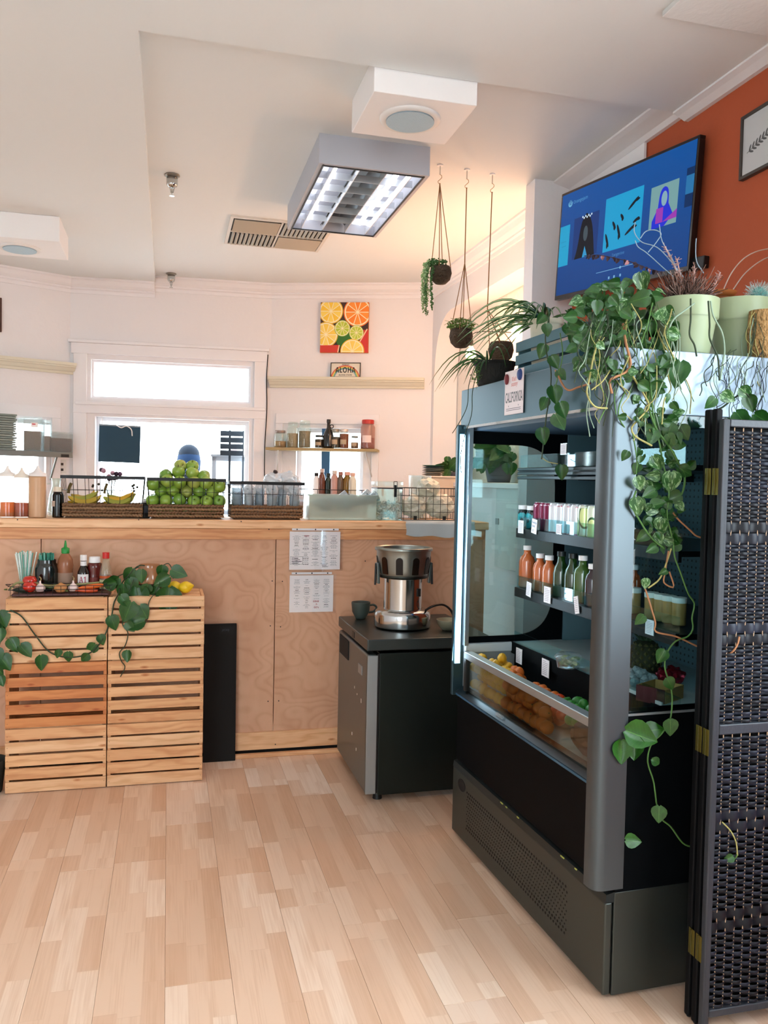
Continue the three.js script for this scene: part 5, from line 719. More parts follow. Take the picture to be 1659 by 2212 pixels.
// ---------------------------------------------------------------- on the counter
const KZ = -4.66, onK = (px, z = KZ) => atZ(px, 1110, z).x, KM = .00258;
const strand = sph(1, 6, 4);
function wireBasket(px0, px1, pyTop, label) {
  const x0 = onK(px0), x1 = onK(px1), w = x1 - x0, dp = .2, z = KZ - dp / 2, H0 = onPost((px0 + px1) / 2, pyTop, new V3((x0 + x1) / 2, 0, KZ)).y - CT, t = thing('wire_basket', label, 'basket', [(x0 + x1) / 2, CT, z], 0, 'wire baskets with wicker bases on the counter');
  const bh = .072, sp = 1.06; // wicker wall, then wires flaring up to a flat bar
  mesh('tray_floor', box(w - .02, .006, dp - .02, 0, .004, 0), std(0x5a4430, .9), t);
  for (let r = 0; r < 4; r++) { const gs = [], y = .01 + r * bh / 4; const run = (ax, az, bx, bz) => { const L = Math.hypot(bx - ax, bz - az), n = Math.round(L / .017), an = -Math.atan2(bz - az, bx - ax); for (let k = 0; k < n; k++) { const f = (k + .5) / n; gs.push(strand.clone().scale(.0165 + rr(-.002, .002), .0075, .007).rotateZ((r % 2 ? .42 : -.42) + rr(-.1, .1)).rotateY(an).translate(ax + (bx - ax) * f, y + .008 + rr(-.001, .001), az + (bz - az) * f)); } }; run(-w / 2, dp / 2, w / 2, dp / 2); run(w / 2, dp / 2, w / 2, -dp / 2); run(-w / 2, -dp / 2, -w / 2, dp / 2); run(-w / 2, -dp / 2, w / 2, -dp / 2); mesh('braid_row', merge(gs), [std(0x8a6a4c, .9), std(0x74563c, .9)][r % 2], t); }
  const W1 = w * sp / 2, D1 = dp * sp / 2; mesh('top_bar', merge([box(2 * W1, .017, .004, 0, H0 - .008, D1), box(2 * W1, .017, .004, 0, H0 - .008, -D1), box(.004, .017, 2 * D1, -W1, H0 - .008, 0), box(.004, .017, 2 * D1, W1, H0 - .008, 0)]), darkWire, t);
  const wr = (ax, az) => mesh('wire', rod([ax, bh - .004, az], [ax * sp, H0 - .012, az * sp], .0016, 5), darkWire, t); for (let k = 0; k <= 7; k++) { const x = -w / 2 + k * w / 7; wr(x, dp / 2); wr(x, -dp / 2); } for (let k = 1; k < 4; k++) { const zz = -dp / 2 + k * dp / 4; wr(-w / 2, zz); wr(w / 2, zz); }
  const yh = (bh + H0) / 2, q = (1 + sp) / 2; mesh('hoop_wire', merge([rod([-w / 2 * q, yh, dp / 2 * q], [w / 2 * q, yh, dp / 2 * q], .0014), rod([-w / 2 * q, yh, -dp / 2 * q], [w / 2 * q, yh, -dp / 2 * q], .0014), rod([-w / 2 * q, yh, -dp / 2 * q], [-w / 2 * q, yh, dp / 2 * q], .0014), rod([w / 2 * q, yh, -dp / 2 * q], [w / 2 * q, yh, dp / 2 * q], .0014)]), darkWire, t);
  return { t, x: (x0 + x1) / 2, w, dp, z, H0 };
}
const B1 = wireBasket(136, 306, 1028, 'wire basket with a wicker base holding bananas'), B2 = wireBasket(322, 482, 1033, 'wire basket with a wicker base heaped with green apples'), B3 = wireBasket(501, 652, 1041, 'wire basket with a wicker base full of clear wrapped cups');
{ // bananas
  const ban = (len, bend) => { const n = 12, pts = [], g = []; for (let i = 0; i <= n; i++) { const f = i / n, a = (f - .5) * bend; pts.push(new V3(Math.sin(a) * len / bend, -Math.cos(a) * len / bend + len / bend, 0)); } const c = new THREE.CatmullRomCurve3(pts), tg = new THREE.TubeGeometry(c, 18, 1, 6), p = tg.attributes.position; for (let i = 0; i <= 18; i++) { const o = c.getPointAt(i / 18), f = i / 18, r = .0165 * Math.min(1, .28 + Math.sin(Math.PI * Math.min(1, f * 1.02)) * 1.1) * (f > .9 ? .75 : 1); for (let k = 0; k <= 6; k++) { const q = i * 7 + k; p.setXYZ(q, o.x + (p.getX(q) - o.x) * r, o.y + (p.getY(q) - o.y) * r, o.z + (p.getZ(q) - o.z) * r); } } tg.computeVertexNormals(); return tg; };
  const G = [ban(.185, 1.5).scale(1, 1.15, 1.25), ban(.165, 1.2).scale(1, 1.2, 1.25)], M = [std(0xd0a42c, .5), std(0xb89a30, .5), std(0x9a9a3a, .55)], tipM = std(0x2c2410, .8), tip = sph(.007, 6, 5);
  const bunch = (px, dz, n, label, turn) => { const t = thing('banana_bunch', label, 'bananas', [onK(px, B1.z), CT + .082, B1.z + dz], turn, 'bananas in the basket'); for (let k = 0; k < n; k++) { const f = n > 1 ? k / (n - 1) - .5 : 0, m = mesh('banana', G[k % 2], M[(k + n) % 3], t); m.position.set(f * .02, .0 + (k % 2) * .018, -f * .07); m.rotation.set(-f * .5, f * .75, .05 + (k % 3) * .16, 'YXZ'); const q = mesh('tip', tip, tipM, m); q.position.set(.088, .066, 0); } mesh('crown_stem', tube([[-.088, .05, 0], [-.084, .078, 0], [-.074, .105, .004]], .008, 8), std(0x5a4a20, .8), t); };
  bunch(262, .02, 5, 'ripe banana bunch with its stem up, beside the apple basket', .1); bunch(182, .0, 4, 'speckled banana bunch lying at the basket end', .5);
}
{ // apples
  const ap = lathe([[0, -.026], [.008, -.03], [.02, -.029], [.032, -.014], [.0365, .004], [.033, .02], [.021, .031], [.01, .031], [.003, .026], [0, .024]], 20), st = tube([[0, .024, 0], [.002, .034, 0], [.005, .041, .001]], .0016, 6, 5), ms = [0x86a83c, 0x7aa038, 0x93b048, 0x6c9636, 0xa0ac50].map(c => phy(c, .28, { clearcoat: .3 })), sm = std(0x4a3a20, .8);
  const words = ['in the bottom layer of the wire basket', 'in the second layer behind the wires', 'level with the middle of the wires', 'level with the flat black rim', 'heaped above the basket rim', 'crowning the heap'], put = (x, y, z, L) => { const t = thing('green_apple', 'shiny green apple ' + words[L], 'apple', [x, y, z], 0, 'green apples in the counter basket'), m = mesh('skin', ap, ms[Math.floor(rnd() * 5)], t); m.rotation.set(rr(-1, 1), rr(0, 6), rr(-1, 1)); mesh('stem', st, sm, m); };
  const P = .0705; for (let L = 0; L < 6; L++) { const nx = [5, 6, 5, 6, 4, 2][L], nz = [2, 3, 2, 3, 2, 1][L], wx = (nx - 1) * P; for (let i = 0; i < nx; i++) for (let k = 0; k < nz; k++) { if (L < 3 && k === 0 && nz === 3) continue; put(B2.x - wx / 2 + i * P + rr(-.006, .006) + (L === 4 ? -.01 : L === 5 ? .0 : 0), CT + .047 + L * .052 + rr(-.005, .005) + (L >= 3 && (i === 0 || i === nx - 1) ? -.02 : 0), B2.z + (k - (nz - 1) / 2) * .066 + rr(-.004, .004), L); } }
}
{ // clear cups in bags
  const cup = lathe([[0, .001], [.024, .001], [.03, .095], [.031, .097], [.029, .096], [.023, .003], [0, .003]], 16), M = phy(0xe6eef2, .16, { transmission: .75, thickness: 0 }), blobM = phy(0xe8eef2, .2, { transmission: .55, thickness: 0, side: THREE.DoubleSide });
  const crumple = (r, s) => { const g = new THREE.IcosahedronGeometry(r, 3), a = g.attributes.position; for (let i = 0; i < a.count; i++) { const f = .72 + .55 * fbm(a.getX(i) * 60 + 50 + s * 9, a.getY(i) * 60 + a.getZ(i) * 45 + 50, s, 4096, 4096, 2); a.setXYZ(i, a.getX(i) * f, a.getY(i) * f, a.getZ(i) * f); } g.computeVertexNormals(); return g; };
  for (let k = 0; k < 6; k++) { const t = thing('cup_stack', 'stack of clear plastic cups wrapped in film', 'cups', [B3.x - B3.w / 2 + .036 + k * (B3.w - .072) / 5, CT + .012, B3.z + (k % 2 ? .045 : -.03)], 0, 'wrapped cup stacks in the counter basket'); for (let i = 0; i < 4; i++) mesh('cup', cup, M, t).position.y = i * .022; mesh('film', crumple(.034, k + 1).scale(1, 1.2, 1).translate(0, .15, 0), blobM, t); }
  for (const [px, r, l, s] of [[590, .06, 'puffy clear plastic bag rising from the cup basket', 21], [622, .062, 'knotted clear plastic bag on top of the cups', 33]]) { const t = thing('plastic_bag', l, 'plastic bag', [onK(px, B3.z), CT + B3.H0 - .015, B3.z]); mesh('film', crumple(r, s).scale(1, .85, 1).translate(0, .02, 0), blobM, t); mesh('knot', crumple(.014, s + 3).translate(.008, .072, 0), px > 600 ? blobM : std(0x2a1a1c, .7), t); }
  // frosted bin with lids
  let x0 = onK(668), x1 = onK(812), w = x1 - x0, t = thing('frosted_bin', 'frosted plastic bin of lids on the counter', 'bin', [(x0 + x1) / 2, CT, KZ - .1]), h = .145;
  mesh('bin_walls', merge([box(w, h, .004, 0, h / 2, .1), box(w, h, .004, 0, h / 2, -.1), box(.004, h, .2, -w / 2, h / 2, 0), box(.004, h, .2, w / 2, h / 2, 0), box(w, .004, .2, 0, .003, 0)]), frosted, t); mesh('rim', merge([box(w + .02, .006, .012, 0, h, .103), box(w + .02, .006, .012, 0, h, -.103), box(.012, .006, .2, -w / 2 - .004, h, 0), box(.012, .006, .2, w / 2 + .004, h, 0)]), frosted, t);
  for (let k = 0; k < 9; k++) { const l = thing('plastic_cup', 'clear plastic cup lying loose in the frosted bin', 'cup', [(x0 + x1) / 2 - w * .38 + k * w * .095, CT + .03 + (k > 5 ? .07 : k % 3 === 0 ? .065 : .03), KZ - .1 + rr(-.04, .03)], rr(.2, 1.3), 'loose cups in the frosted bin'); const m = mesh('cup_wall', cup, M, l); m.rotation.set(rr(.6, 1.4), 0, rr(-.7, .7)); }
  // clip-top jar of sugar
  x0 = onK(815); x1 = onK(869); w = x1 - x0; t = thing('clip_jar', 'clear clip-top jar of white sugar packets', 'jar', [(x0 + x1) / 2, CT, KZ - .075]); const jh = .235;
  mesh('glass_body', merge([box(w, jh - .05, .004, 0, (jh - .05) / 2, .07), box(w, jh - .05, .004, 0, (jh - .05) / 2, -.07), box(.004, jh - .05, .14, -w / 2, (jh - .05) / 2, 0), box(.004, jh - .05, .14, w / 2, (jh - .05) / 2, 0), box(w, .004, .14, 0, .002, 0)]), jarGlass, t); mesh('lid', box(w + .006, .035, .15, 0, jh - .02, 0, .006), jarGlass, t); mesh('seal', box(w + .002, .007, .144, 0, jh - .045, 0), std(0x18222c, .5), t); mesh('clasp', merge([box(.014, .07, .004, .03, jh - .06, .077), rod([.02, jh - .005, .078], [.02, jh - .04, .078], .002), rod([.04, jh - .005, .078], [.04, jh - .04, .078], .002), rod([.02, jh - .005, .078], [.04, jh - .005, .078], .002)]), darkWire, t);
  const pk = []; for (let k = 0; k < 150; k++) { const hh = rr(.006, .115), m = box(.02, .004, .012).rotateX(rr(0, 3)).rotateY(rr(0, 3)).rotateZ(rr(-.8, .8)).translate(rr(-w / 2 + .013, w / 2 - .013), hh, rr(-.055, .055)); pk.push(m); } mesh('sugar_packets', merge(pk), std(0xd8dcdc, .6), t).userData.kind = 'stuff';
  // folded towel over the edge and the grid basket on it
  const a0 = onK(866), a1 = onK(992) + .06; { const nx = 16, ny = 10, pos = [], idx = [], uv = []; for (let j = 0; j <= ny; j++) for (let i = 0; i <= nx; i++) { const f = i / nx, g = j / ny, x = a0 + (a1 - a0) * f, sag = .012 * Math.sin(f * Math.PI) + .006 * Math.sin(f * 13); let y, z; if (g < .5) { y = CT + .003; z = -4.8 + (.8 * .31) * g * 2 * .96; z = -4.8 + g * 2 * .2465; } else { y = CT + .003 - (g - .5) * 2 * (.078 + sag); z = -4.552 + .004 * Math.sin(f * 17 + g * 3) + .002; } pos.push(x + (g > .5 ? .004 * Math.sin(g * 9) : 0), y, z); uv.push(f, g); } for (let j = 0; j < ny; j++) for (let i = 0; i < nx; i++) { const q = j * (nx + 1) + i; idx.push(q, q + nx + 1, q + 1, q + 1, q + nx + 1, q + nx + 2); } const g = new THREE.BufferGeometry(); g.setAttribute('position', new THREE.Float32BufferAttribute(pos, 3)); g.setAttribute('uv', new THREE.Float32BufferAttribute(uv, 2)); g.setIndex(idx); g.computeVertexNormals(); tag(mesh('hand_towel', g, std(0xb9c2c4, .95, { side: THREE.DoubleSide })), 'pale grey towel hanging over the counter edge', 'towel'); }
  x0 = onK(869, KZ); x1 = x0 + .36; w = x1 - x0; const gh = .19, gd = .2; t = thing('grid_basket', 'black grid wire basket of clear bags standing on the towel', 'basket', [(x0 + x1) / 2, CT + .005, KZ - gd / 2 + .03]);
  for (let k = 0; k <= 8; k++) { const x = -w / 2 + k * w / 8; for (const s of [1, -1]) mesh('upright_wire', rod([x, .002, s * gd / 2], [x, gh, s * gd / 2], .0018, 5), darkWire, t); } for (let k = 1; k < 5; k++) { const z = -gd / 2 + k * gd / 5; for (const s of [1, -1]) mesh('upright_wire', rod([s * w / 2, .002, z], [s * w / 2, gh, z], .0018, 5), darkWire, t); }
  for (let k = 0; k < 5; k++) { const y = .003 + k * (gh - .003) / 4; mesh('hoop_wire', merge([rod([-w / 2, y, gd / 2], [w / 2, y, gd / 2], k % 4 ? .0016 : .0028), rod([-w / 2, y, -gd / 2], [w / 2, y, -gd / 2], k % 4 ? .0016 : .0028), rod([-w / 2, y, -gd / 2], [-w / 2, y, gd / 2], k % 4 ? .0016 : .0028), rod([w / 2, y, -gd / 2], [w / 2, y, gd / 2], k % 4 ? .0016 : .0028)]), darkWire, t); } mesh('label_clip', merge([box(.02, .02, .004, -w / 2 + .07, .016, gd / 2 + .002), box(.02, .02, .004, -w / 2 + .25, .016, gd / 2 + .002)]), black, t);
  const bm = phy(0xd8d8c8, .3, { transmission: .3, thickness: 0, side: THREE.DoubleSide }); for (const [dx, dy, r, l, s] of [[-.09, .075, .072, 'crumpled bag low in the grid basket', 41], [.07, .08, .078, 'crumpled bag beside the cooler in the grid basket', 52], [.0, .185, .06, 'crumpled bag heaped on top of the grid basket', 63]]) { const o = tag(mesh('bread_bag', crumple(r, s).scale(1.1, .95, .9), bm), l, 'plastic bag'); o.position.set((x0 + x1) / 2 + dx, CT + .01 + dy, KZ - gd / 2 + .03); }
  // measuring jug
  const jx = atZ(905, 1040, -4.95); t = thing('measuring_jug', 'clear measuring jug with black marks behind the grid basket', 'jug', [jx.x, CT, -4.93]); const Hj = onPost(905, 1027, new V3(jx.x, 0, -4.93)).y - CT; mesh('jug_body', lathe([[0, .002], [.06, .002], [.072, Hj], [.074, Hj], [.07, Hj - .002], [.058, .006], [0, .006]], 28), clearPlastic, t); for (let k = 0; k < 4; k++) mesh('graduation', box(.03, .003, .001, .01, Hj - .03 - k * .022, .0735 - k * .001), black, t); mesh('scale_line', box(.003, .1, .001, -.008, Hj - .06, .073), black, t);
}
{ // sauces on the left of the counter
  const sq = (px, wpx, pyTop, fill, label, capC, mat) => { const t = thing('squeeze_bottle', label, 'squeeze bottle', [onK(px), CT, KZ - .05], 0), r = wpx * KM / 2, h = onPost(px, pyTop, new V3(onK(px), 0, KZ - .05)).y - CT; mesh('bottle', lathe([[0, .001], [r * .96, .001], [r, .006], [r, h * .78], [r * .92, h * .82], [0, h * .82]], 24), mat, t); if (fill) mesh('sauce', lathe([[0, .003], [r * .93, .004], [r * .93, h * fill], [0, h * fill + .001]], 24), phy(capC[1], .2, { transmission: .35, thickness: 0 }), t); mesh('nozzle_cap', lathe([[r * .97, h * .81], [r * .97, h * .87], [r * .5, h * .9], [r * .2, h * .97], [r * .12, h * 1.02], [0, h * 1.02]], 20), std(capC[0], .5), t); };
  const tr = phy(0xfaf6f0, .1, { transmission: .95, thickness: 0 }); sq(12, 30, 1008, .3, 'clear squeeze bottle of amber honey', [0xf0e8e0, 0xd07a14], tr); sq(43, 30, 1012, .3, 'clear squeeze bottle of reddish syrup', [0xf0e4d4, 0xa8501c], tr); sq(78, 35, 1008, 0, 'tan filled squeeze bottle beside the dark sauce', [0xf4ece8], std(0xcfa37c, .35));
  const t = thing('dark_sauce_bottle', 'short dark sauce bottle with a cream label beside the bananas', 'sauce bottle', [onK(122), CT, KZ - .06]); mesh('bottle', lathe([[0, .001], [.027, .001], [.03, .006], [.03, .12], [.022, .14], [0, .14]], 24), phy(0x0c1210, .15), t); mesh('cap', cyl(.022, .024, .026, 20, 0, .152, 0), std(0xe8dcc8, .5), t); mesh('label_print', new THREE.CylinderGeometry(.0305, .0305, .03, 16, 1, true, -1.8, 1.4).translate(0, .075, 0), std(0xc8b0a0, .6), t);
  const c = thing('glass_carafe', 'small glass carafe behind the dark sauce bottle', 'carafe', [onK(120, -4.85), CT, -4.87]); mesh('glass_body', lathe([[0, .002], [.04, .002], [.046, .03], [.035, .12], [.02, .17], [.026, .21], [.024, .21], [.018, .17], [.033, .12], [.043, .03], [0, .006]], 24), jarGlass, c); mesh('handle', tube([[-.03, .18, 0], [-.055, .175, 0], [-.06, .12, 0], [-.04, .09, 0]], .005, 16), jarGlass, c);
  const f = thing('flower_vase', 'slim glass vase of purple white flowers behind the bananas', 'vase', [onK(238, -4.93), CT, -4.95]); mesh('vase_glass', lathe([[0, .002], [.02, .002], [.022, .1], [.014, .14], [.016, .15]], 18), jarGlass, f); for (let k = 0; k < 11; k++) { const a = k * 2.4, R = rr(.01, .06), y = rr(.2, .27); mesh('flower_stem', tube([[0, .02, 0], [Math.cos(a) * R * .4, .14, Math.sin(a) * R * .3], [Math.cos(a) * R, y, Math.sin(a) * R * .4]], .0016, 10, 4), stemDk, f); mesh('bloom', new THREE.IcosahedronGeometry(.014, 1).translate(Math.cos(a) * R, y, Math.sin(a) * R * .4), std([0x3a2438, 0xb8889a, 0x5a3c58][k % 3], .8), f); }
  const k = thing('card_reader', 'small black card reader between the fruit baskets', 'card reader', [onK(313, -4.72), CT, -4.74], .3); mesh('case', box(.04, .085, .07, 0, .043, 0, .006), black, k); mesh('paper_roll', cyl(.014, .014, .03, 14, 0, .092, -.01).rotateZ(0), white, k); mesh('face', box(.03, .04, .002, 0, .05, .036), std(0x3a4450, .4), k);
}
// ---------------------------------------------------------------- bay wall: picture, plates, shelves
{
  const a = segAt(693, 653, SR, .035), b = segAt(795, 762, SR, .035), w = b.u - a.u, h = a.y - b.y, t = thing('citrus_canvas', 'square canvas print of sliced citrus on the bay wall', 'picture', segP(SR, (a.u + b.u) / 2, b.y, .018), SR.turn);
  const map = canvasTex(512, 512, (c, W2, H2) => {
    c.fillStyle = '#3a1c14'; c.fillRect(0, 0, W2, H2); const slice = (x, y, r, peel, flesh, seg, half) => { c.save(); c.translate(x, y); if (half) c.rotate(half); c.fillStyle = peel; c.beginPath(); c.arc(0, 0, r, half ? Math.PI : 0, half ? 0 : 7); c.fill(); c.fillStyle = '#f6ecc8'; c.beginPath(); c.arc(0, 0, r * .93, half ? Math.PI : 0, half ? 0 : 7); c.fill(); for (let k = 0; k < 10; k++) { const q = k * Math.PI / 5; if (half && q < Math.PI) continue; c.fillStyle = k % 2 ? flesh : seg; c.beginPath(); c.moveTo(Math.cos(q + .31) * r * .08, Math.sin(q + .31) * r * .08); c.arc(0, 0, r * .84, q + .04, q + .6); c.fill(); } c.restore(); };
    c.fillStyle = '#2c6a1c'; c.beginPath(); c.arc(250, 380, 80, 0, 7); c.fill(); c.fillStyle = '#c8302a'; c.fillRect(420, 280, 92, 232);
    slice(110, 90, 130, '#e8b820', '#f2c83c', '#f6d860'); slice(395, 100, 150, '#e8741c', '#f08424', '#f49434'); slice(60, 330, 130, '#e0b424', '#f0cc50', '#f4d870'); slice(235, 265, 84, '#7aa822', '#c0d044', '#b0c838'); slice(385, 310, 78, '#86b026', '#c4d44c', '#b4cc3c'); slice(345, 500, 128, '#e8bc28', '#f4d460', '#f8e078'); c.fillStyle = '#cc3828'; c.beginPath(); c.moveTo(0, 440); c.lineTo(205, 436); c.lineTo(190, 512); c.lineTo(0, 512); c.fill(); c.strokeStyle = '#f0c8a0'; c.lineWidth = 12; c.beginPath(); c.moveTo(205, 436); c.lineTo(190, 512); c.stroke(); c.beginPath(); c.moveTo(500, 270); c.lineTo(425, 400); c.stroke(); });
  mesh('canvas_wrap', box(w, h, .035, 0, h / 2, 0, .002), std(0xc87a3a, .7), t); mesh('print', box(w - .002, h - .002, .0008, 0, h / 2, .0178), std(0xffffff, .6, { map }), t);
  const p0 = segAt(713, 782, SR, .06), p1 = segAt(778, 811, SR, .06), pw = p1.u - p0.u, t2 = thing('aloha_plate', 'licence plate reading ALOHA propped on the picture ledge', 'licence plate', segP(SR, (p0.u + p1.u) / 2, 2.411, .045), SR.turn); t2.rotation.set(-.12, SR.turn, 0, 'YXZ'); const ph = pw * .5;
  const m2 = canvasTex(512, 256, (c, W2, H2) => { c.fillStyle = '#d8d2c2'; c.fillRect(0, 0, W2, H2); const cols = ['#c8524a', '#d8924a', '#d8c86a', '#7aa86a', '#6a9ab8']; cols.forEach((q, k) => { c.strokeStyle = q; c.lineWidth = 14; c.beginPath(); c.arc(256, 300, 250 - k * 14, Math.PI, 0); c.stroke(); }); c.fillStyle = '#1a1c1c'; c.textAlign = 'center'; c.font = 'bold 34px sans-serif'; c.fillText('HAWAII', 256, 44); c.save(); c.translate(256, 176); c.scale(.9, 1.15); c.font = 'bold 118px sans-serif'; c.fillText('ALOHA', 0, 0); c.restore(); c.font = 'bold 36px sans-serif'; c.fillText('ALOHA STATE', 256, 230); c.strokeStyle = '#1a1c1c'; c.lineWidth = 10; c.strokeRect(5, 5, 502, 246); });
  mesh('plate', box(pw, ph, .0016, 0, ph / 2, 0, .0004), std(0x2a2c2a, .5), t2); mesh('face_print', box(pw - .006, ph - .006, .0005, 0, ph / 2, .0011), std(0xffffff, .5, { map: m2 }), t2);
  const fr = segAt(0, 678, SL); const t3 = thing('framed_picture', 'dark brown framed picture at the left bay wall', 'picture', segP(SL, segAt(2, 678, SL).u - .2, 2.64, .014), SL.turn); mesh('frame', merge([box(.4, .02, .024, 0, .25, 0), box(.4, .02, .024, 0, .01, 0), box(.02, .22, .024, -.19, .13, 0), box(.02, .22, .024, .19, .13, 0)]), std(0x4a2a20, .6), t3); mesh('picture_sheet', box(.36, .22, .006, 0, .13, 0), std(0xb09a80, .6), t3);
}
{ // wooden jar shelf on the right bay wall
  const y = 1.812, a = segAt(573, 968, SR, .2), b = segAt(814, 972, SR, .2), t = thing('jar_shelf', 'rustic wooden shelf across the bay window', 'shelf', segP(SR, (a.u + b.u) / 2, y, .1), SR.turn), w = b.u - a.u;
  const g = metreUV(box(w, .022, .19, 0, -.011, 0, .003), 1, .25, .3, .4, 0); mesh('board', g, std(0xa8956c, .8, { bumpMap: brush, bumpScale: .001 }), t); for (const s of [-1, 1]) mesh('bracket', merge([rod([s * (w / 2 - .1), -.022, .06], [s * (w / 2 - .06), -.23, -.085], .006), box(.02, .24, .006, s * (w / 2 - .06), -.14, -.092)]), std(0xc8c4c0, .6), t);
  const S = .0039, jar = (px, wpx, pyTop, kind, label) => {
    const q = segAt(px, 967, SR, .1), p = segP(SR, q.u, y, .1), r = wpx * S / 2, h = onPost(px, pyTop, p).y - y, o = thing('storage_jar', label, 'jar', p, SR.turn);
    const [fillC, f, lidC, plastic] = kind;
    if (kind === 'growler') { mesh('bottle', lathe([[0, .002], [r, .002], [r * 1.02, .02], [r, h * .42], [r * .7, h * .58], [r * .32, h * .72], [r * .3, h * .9], [0, h * .9]], 24), phy(0x0c0a0a, .12, { clearcoat: .6 }), o); mesh('cap', cyl(r * .36, r * .36, h * .12, 16, 0, h * .94, 0), black, o); mesh('finger_loop', new THREE.TorusGeometry(r * .3, r * .08, 8, 18).translate(r * .58, h * .76, 0), phy(0x0c0a0a, .12), o); return; }
    mesh('glass_body', lathe([[0, .002], [r * .95, .002], [r, .012], [r, h * .74], [r * .8, h * .84], [r * .78, h * .88]], 24), plastic ? phy(0xe8c8bc, .2, { transmission: .85, thickness: 0 }) : jarGlass, o); mesh('contents', lathe([[0, .005], [r * .93, .006], [r * .93, h * f], [0, h * f + .003]], 20), std(fillC, .9, { bumpMap: nicheTex, bumpScale: .006 }), o); mesh('lid', lathe([[r * .84, h * .86], [r * .85, h * .97], [r * .8, h], [0, h]], 24), lidC === 0 ? jarGlass : std(lidC, .4, { metalness: plastic ? 0 : .4 }), o);
    if (wpx < 24 || plastic) mesh('paper_label', new THREE.CylinderGeometry(r * 1.015, r * 1.015, h * .24, 14, 1, true, -.7, 1.3).translate(0, h * .34, 0), std(plastic ? 0xe8d4d0 : 0xb8a488, .6), o); };
  jar(605, 27, 930, [0xb89468, .38, 0x8a7a72], 'wide jar with a little tan powder on the shelf'); jar(632, 25, 912, [0xa89678, .56, 0], 'tall clip jar of pale tan grain'); jar(658, 27, 909, [0x8f8268, .62, 0], 'tall clip jar of speckled brown grain'); jar(689, 19, 940, [0x4a3828, .68, 0x30302c], 'short jar of dark spice with a black lid'); jar(709, 24, 906, 'growler', 'black glass growler jug with a finger loop'); jar(707, 17, 941, [0x4a4434, .5, 0x8a8a80], 'small half empty jar in front of the growler'); jar(724, 20, 927, [0x5a5448, .6, 0x9a9a92], 'grey brown spice jar with a steel lid'); jar(743, 21, 927, [0x8a4e34, .76, 0xd8ccc4], 'reddish spice jar with a pale lid'); jar(766, 17, 942, [0x8a6a50, .5, 0x6a6a60], 'short spice jar beside the red lidded tub'); jar(794, 31, 907, [0x9a4030, .38, 0xb8281c, 1], 'large clear tub of red powder with a red lid');
  // bottles on the window sill
  const sill = 1.4155, rack = thing('bottle_rack', 'black wire rack of small bottles on the bay sill', 'rack', segP(SR, segAt(715, 1060, SR, .12).u, sill, .12), SR.turn); mesh('rack_wire', merge([...[0, .05].flatMap(yy => [rod([-.3, yy + .003, .07], [.27, yy + .003, .07], .003), rod([-.3, yy + .003, -.07], [.27, yy + .003, -.07], .003), rod([-.3, yy + .003, -.07], [-.3, yy + .003, .07], .003), rod([.27, yy + .003, -.07], [.27, yy + .003, .07], .003)]), ...[-.3, -.1, .1, .27].map(x => rod([x, 0, .07], [x, .055, .07], .003))]), darkWire, rack);
  for (const [px, wpx, pt, c, cap, l] of [[682, 14, 1022, 0xe0d8d4, 0x101010, 'white condiment bottle with a black cap'], [694, 15, 1013, 0x7a4a3c, 0xc8b8b4, 'brown glass bottle, tallest in the rack'], [708, 14, 1023, 0x1c3428, 0x10201a, 'dark green bottle in the rack'], [722, 17, 1017, 0xc09a90, 0xd8d0cc, 'dusty pink bottle in the rack'], [735, 15, 1020, 0x6a5a4a, 0x9a6a60, 'labelled grey bottle in the rack'], [749, 19, 1020, 0x8a6a20, 0xd8a898, 'olive oil bottle with a pink cap'], [762, 17, 1022, 0xd8d0c0, 0xd8b0a0, 'pale bottle at the end of the rack']]) { const q = segAt(px, 1055, SR, .12), p = segP(SR, q.u, sill + .004, .12 + rr(-.03, .03)), r = wpx * S / 2, h = onPost(px, pt, p).y - sill, o = thing('condiment_bottle', l, 'bottle', p, 0, 'bottles in the sill rack'); mesh('bottle', lathe([[0, .002], [r * .95, .002], [r, .01], [r, h * .62], [r * .82, h * .74], [r * .58, h * .8], [r * .56, h * .86], [0, h * .86]], 18), phy(c, .2, { transmission: .25, thickness: 0 }), o); mesh('cap', cyl(r * .64, r * .64, h * .14, 14, 0, h * .92, 0), std(cap, .5), o); }
}
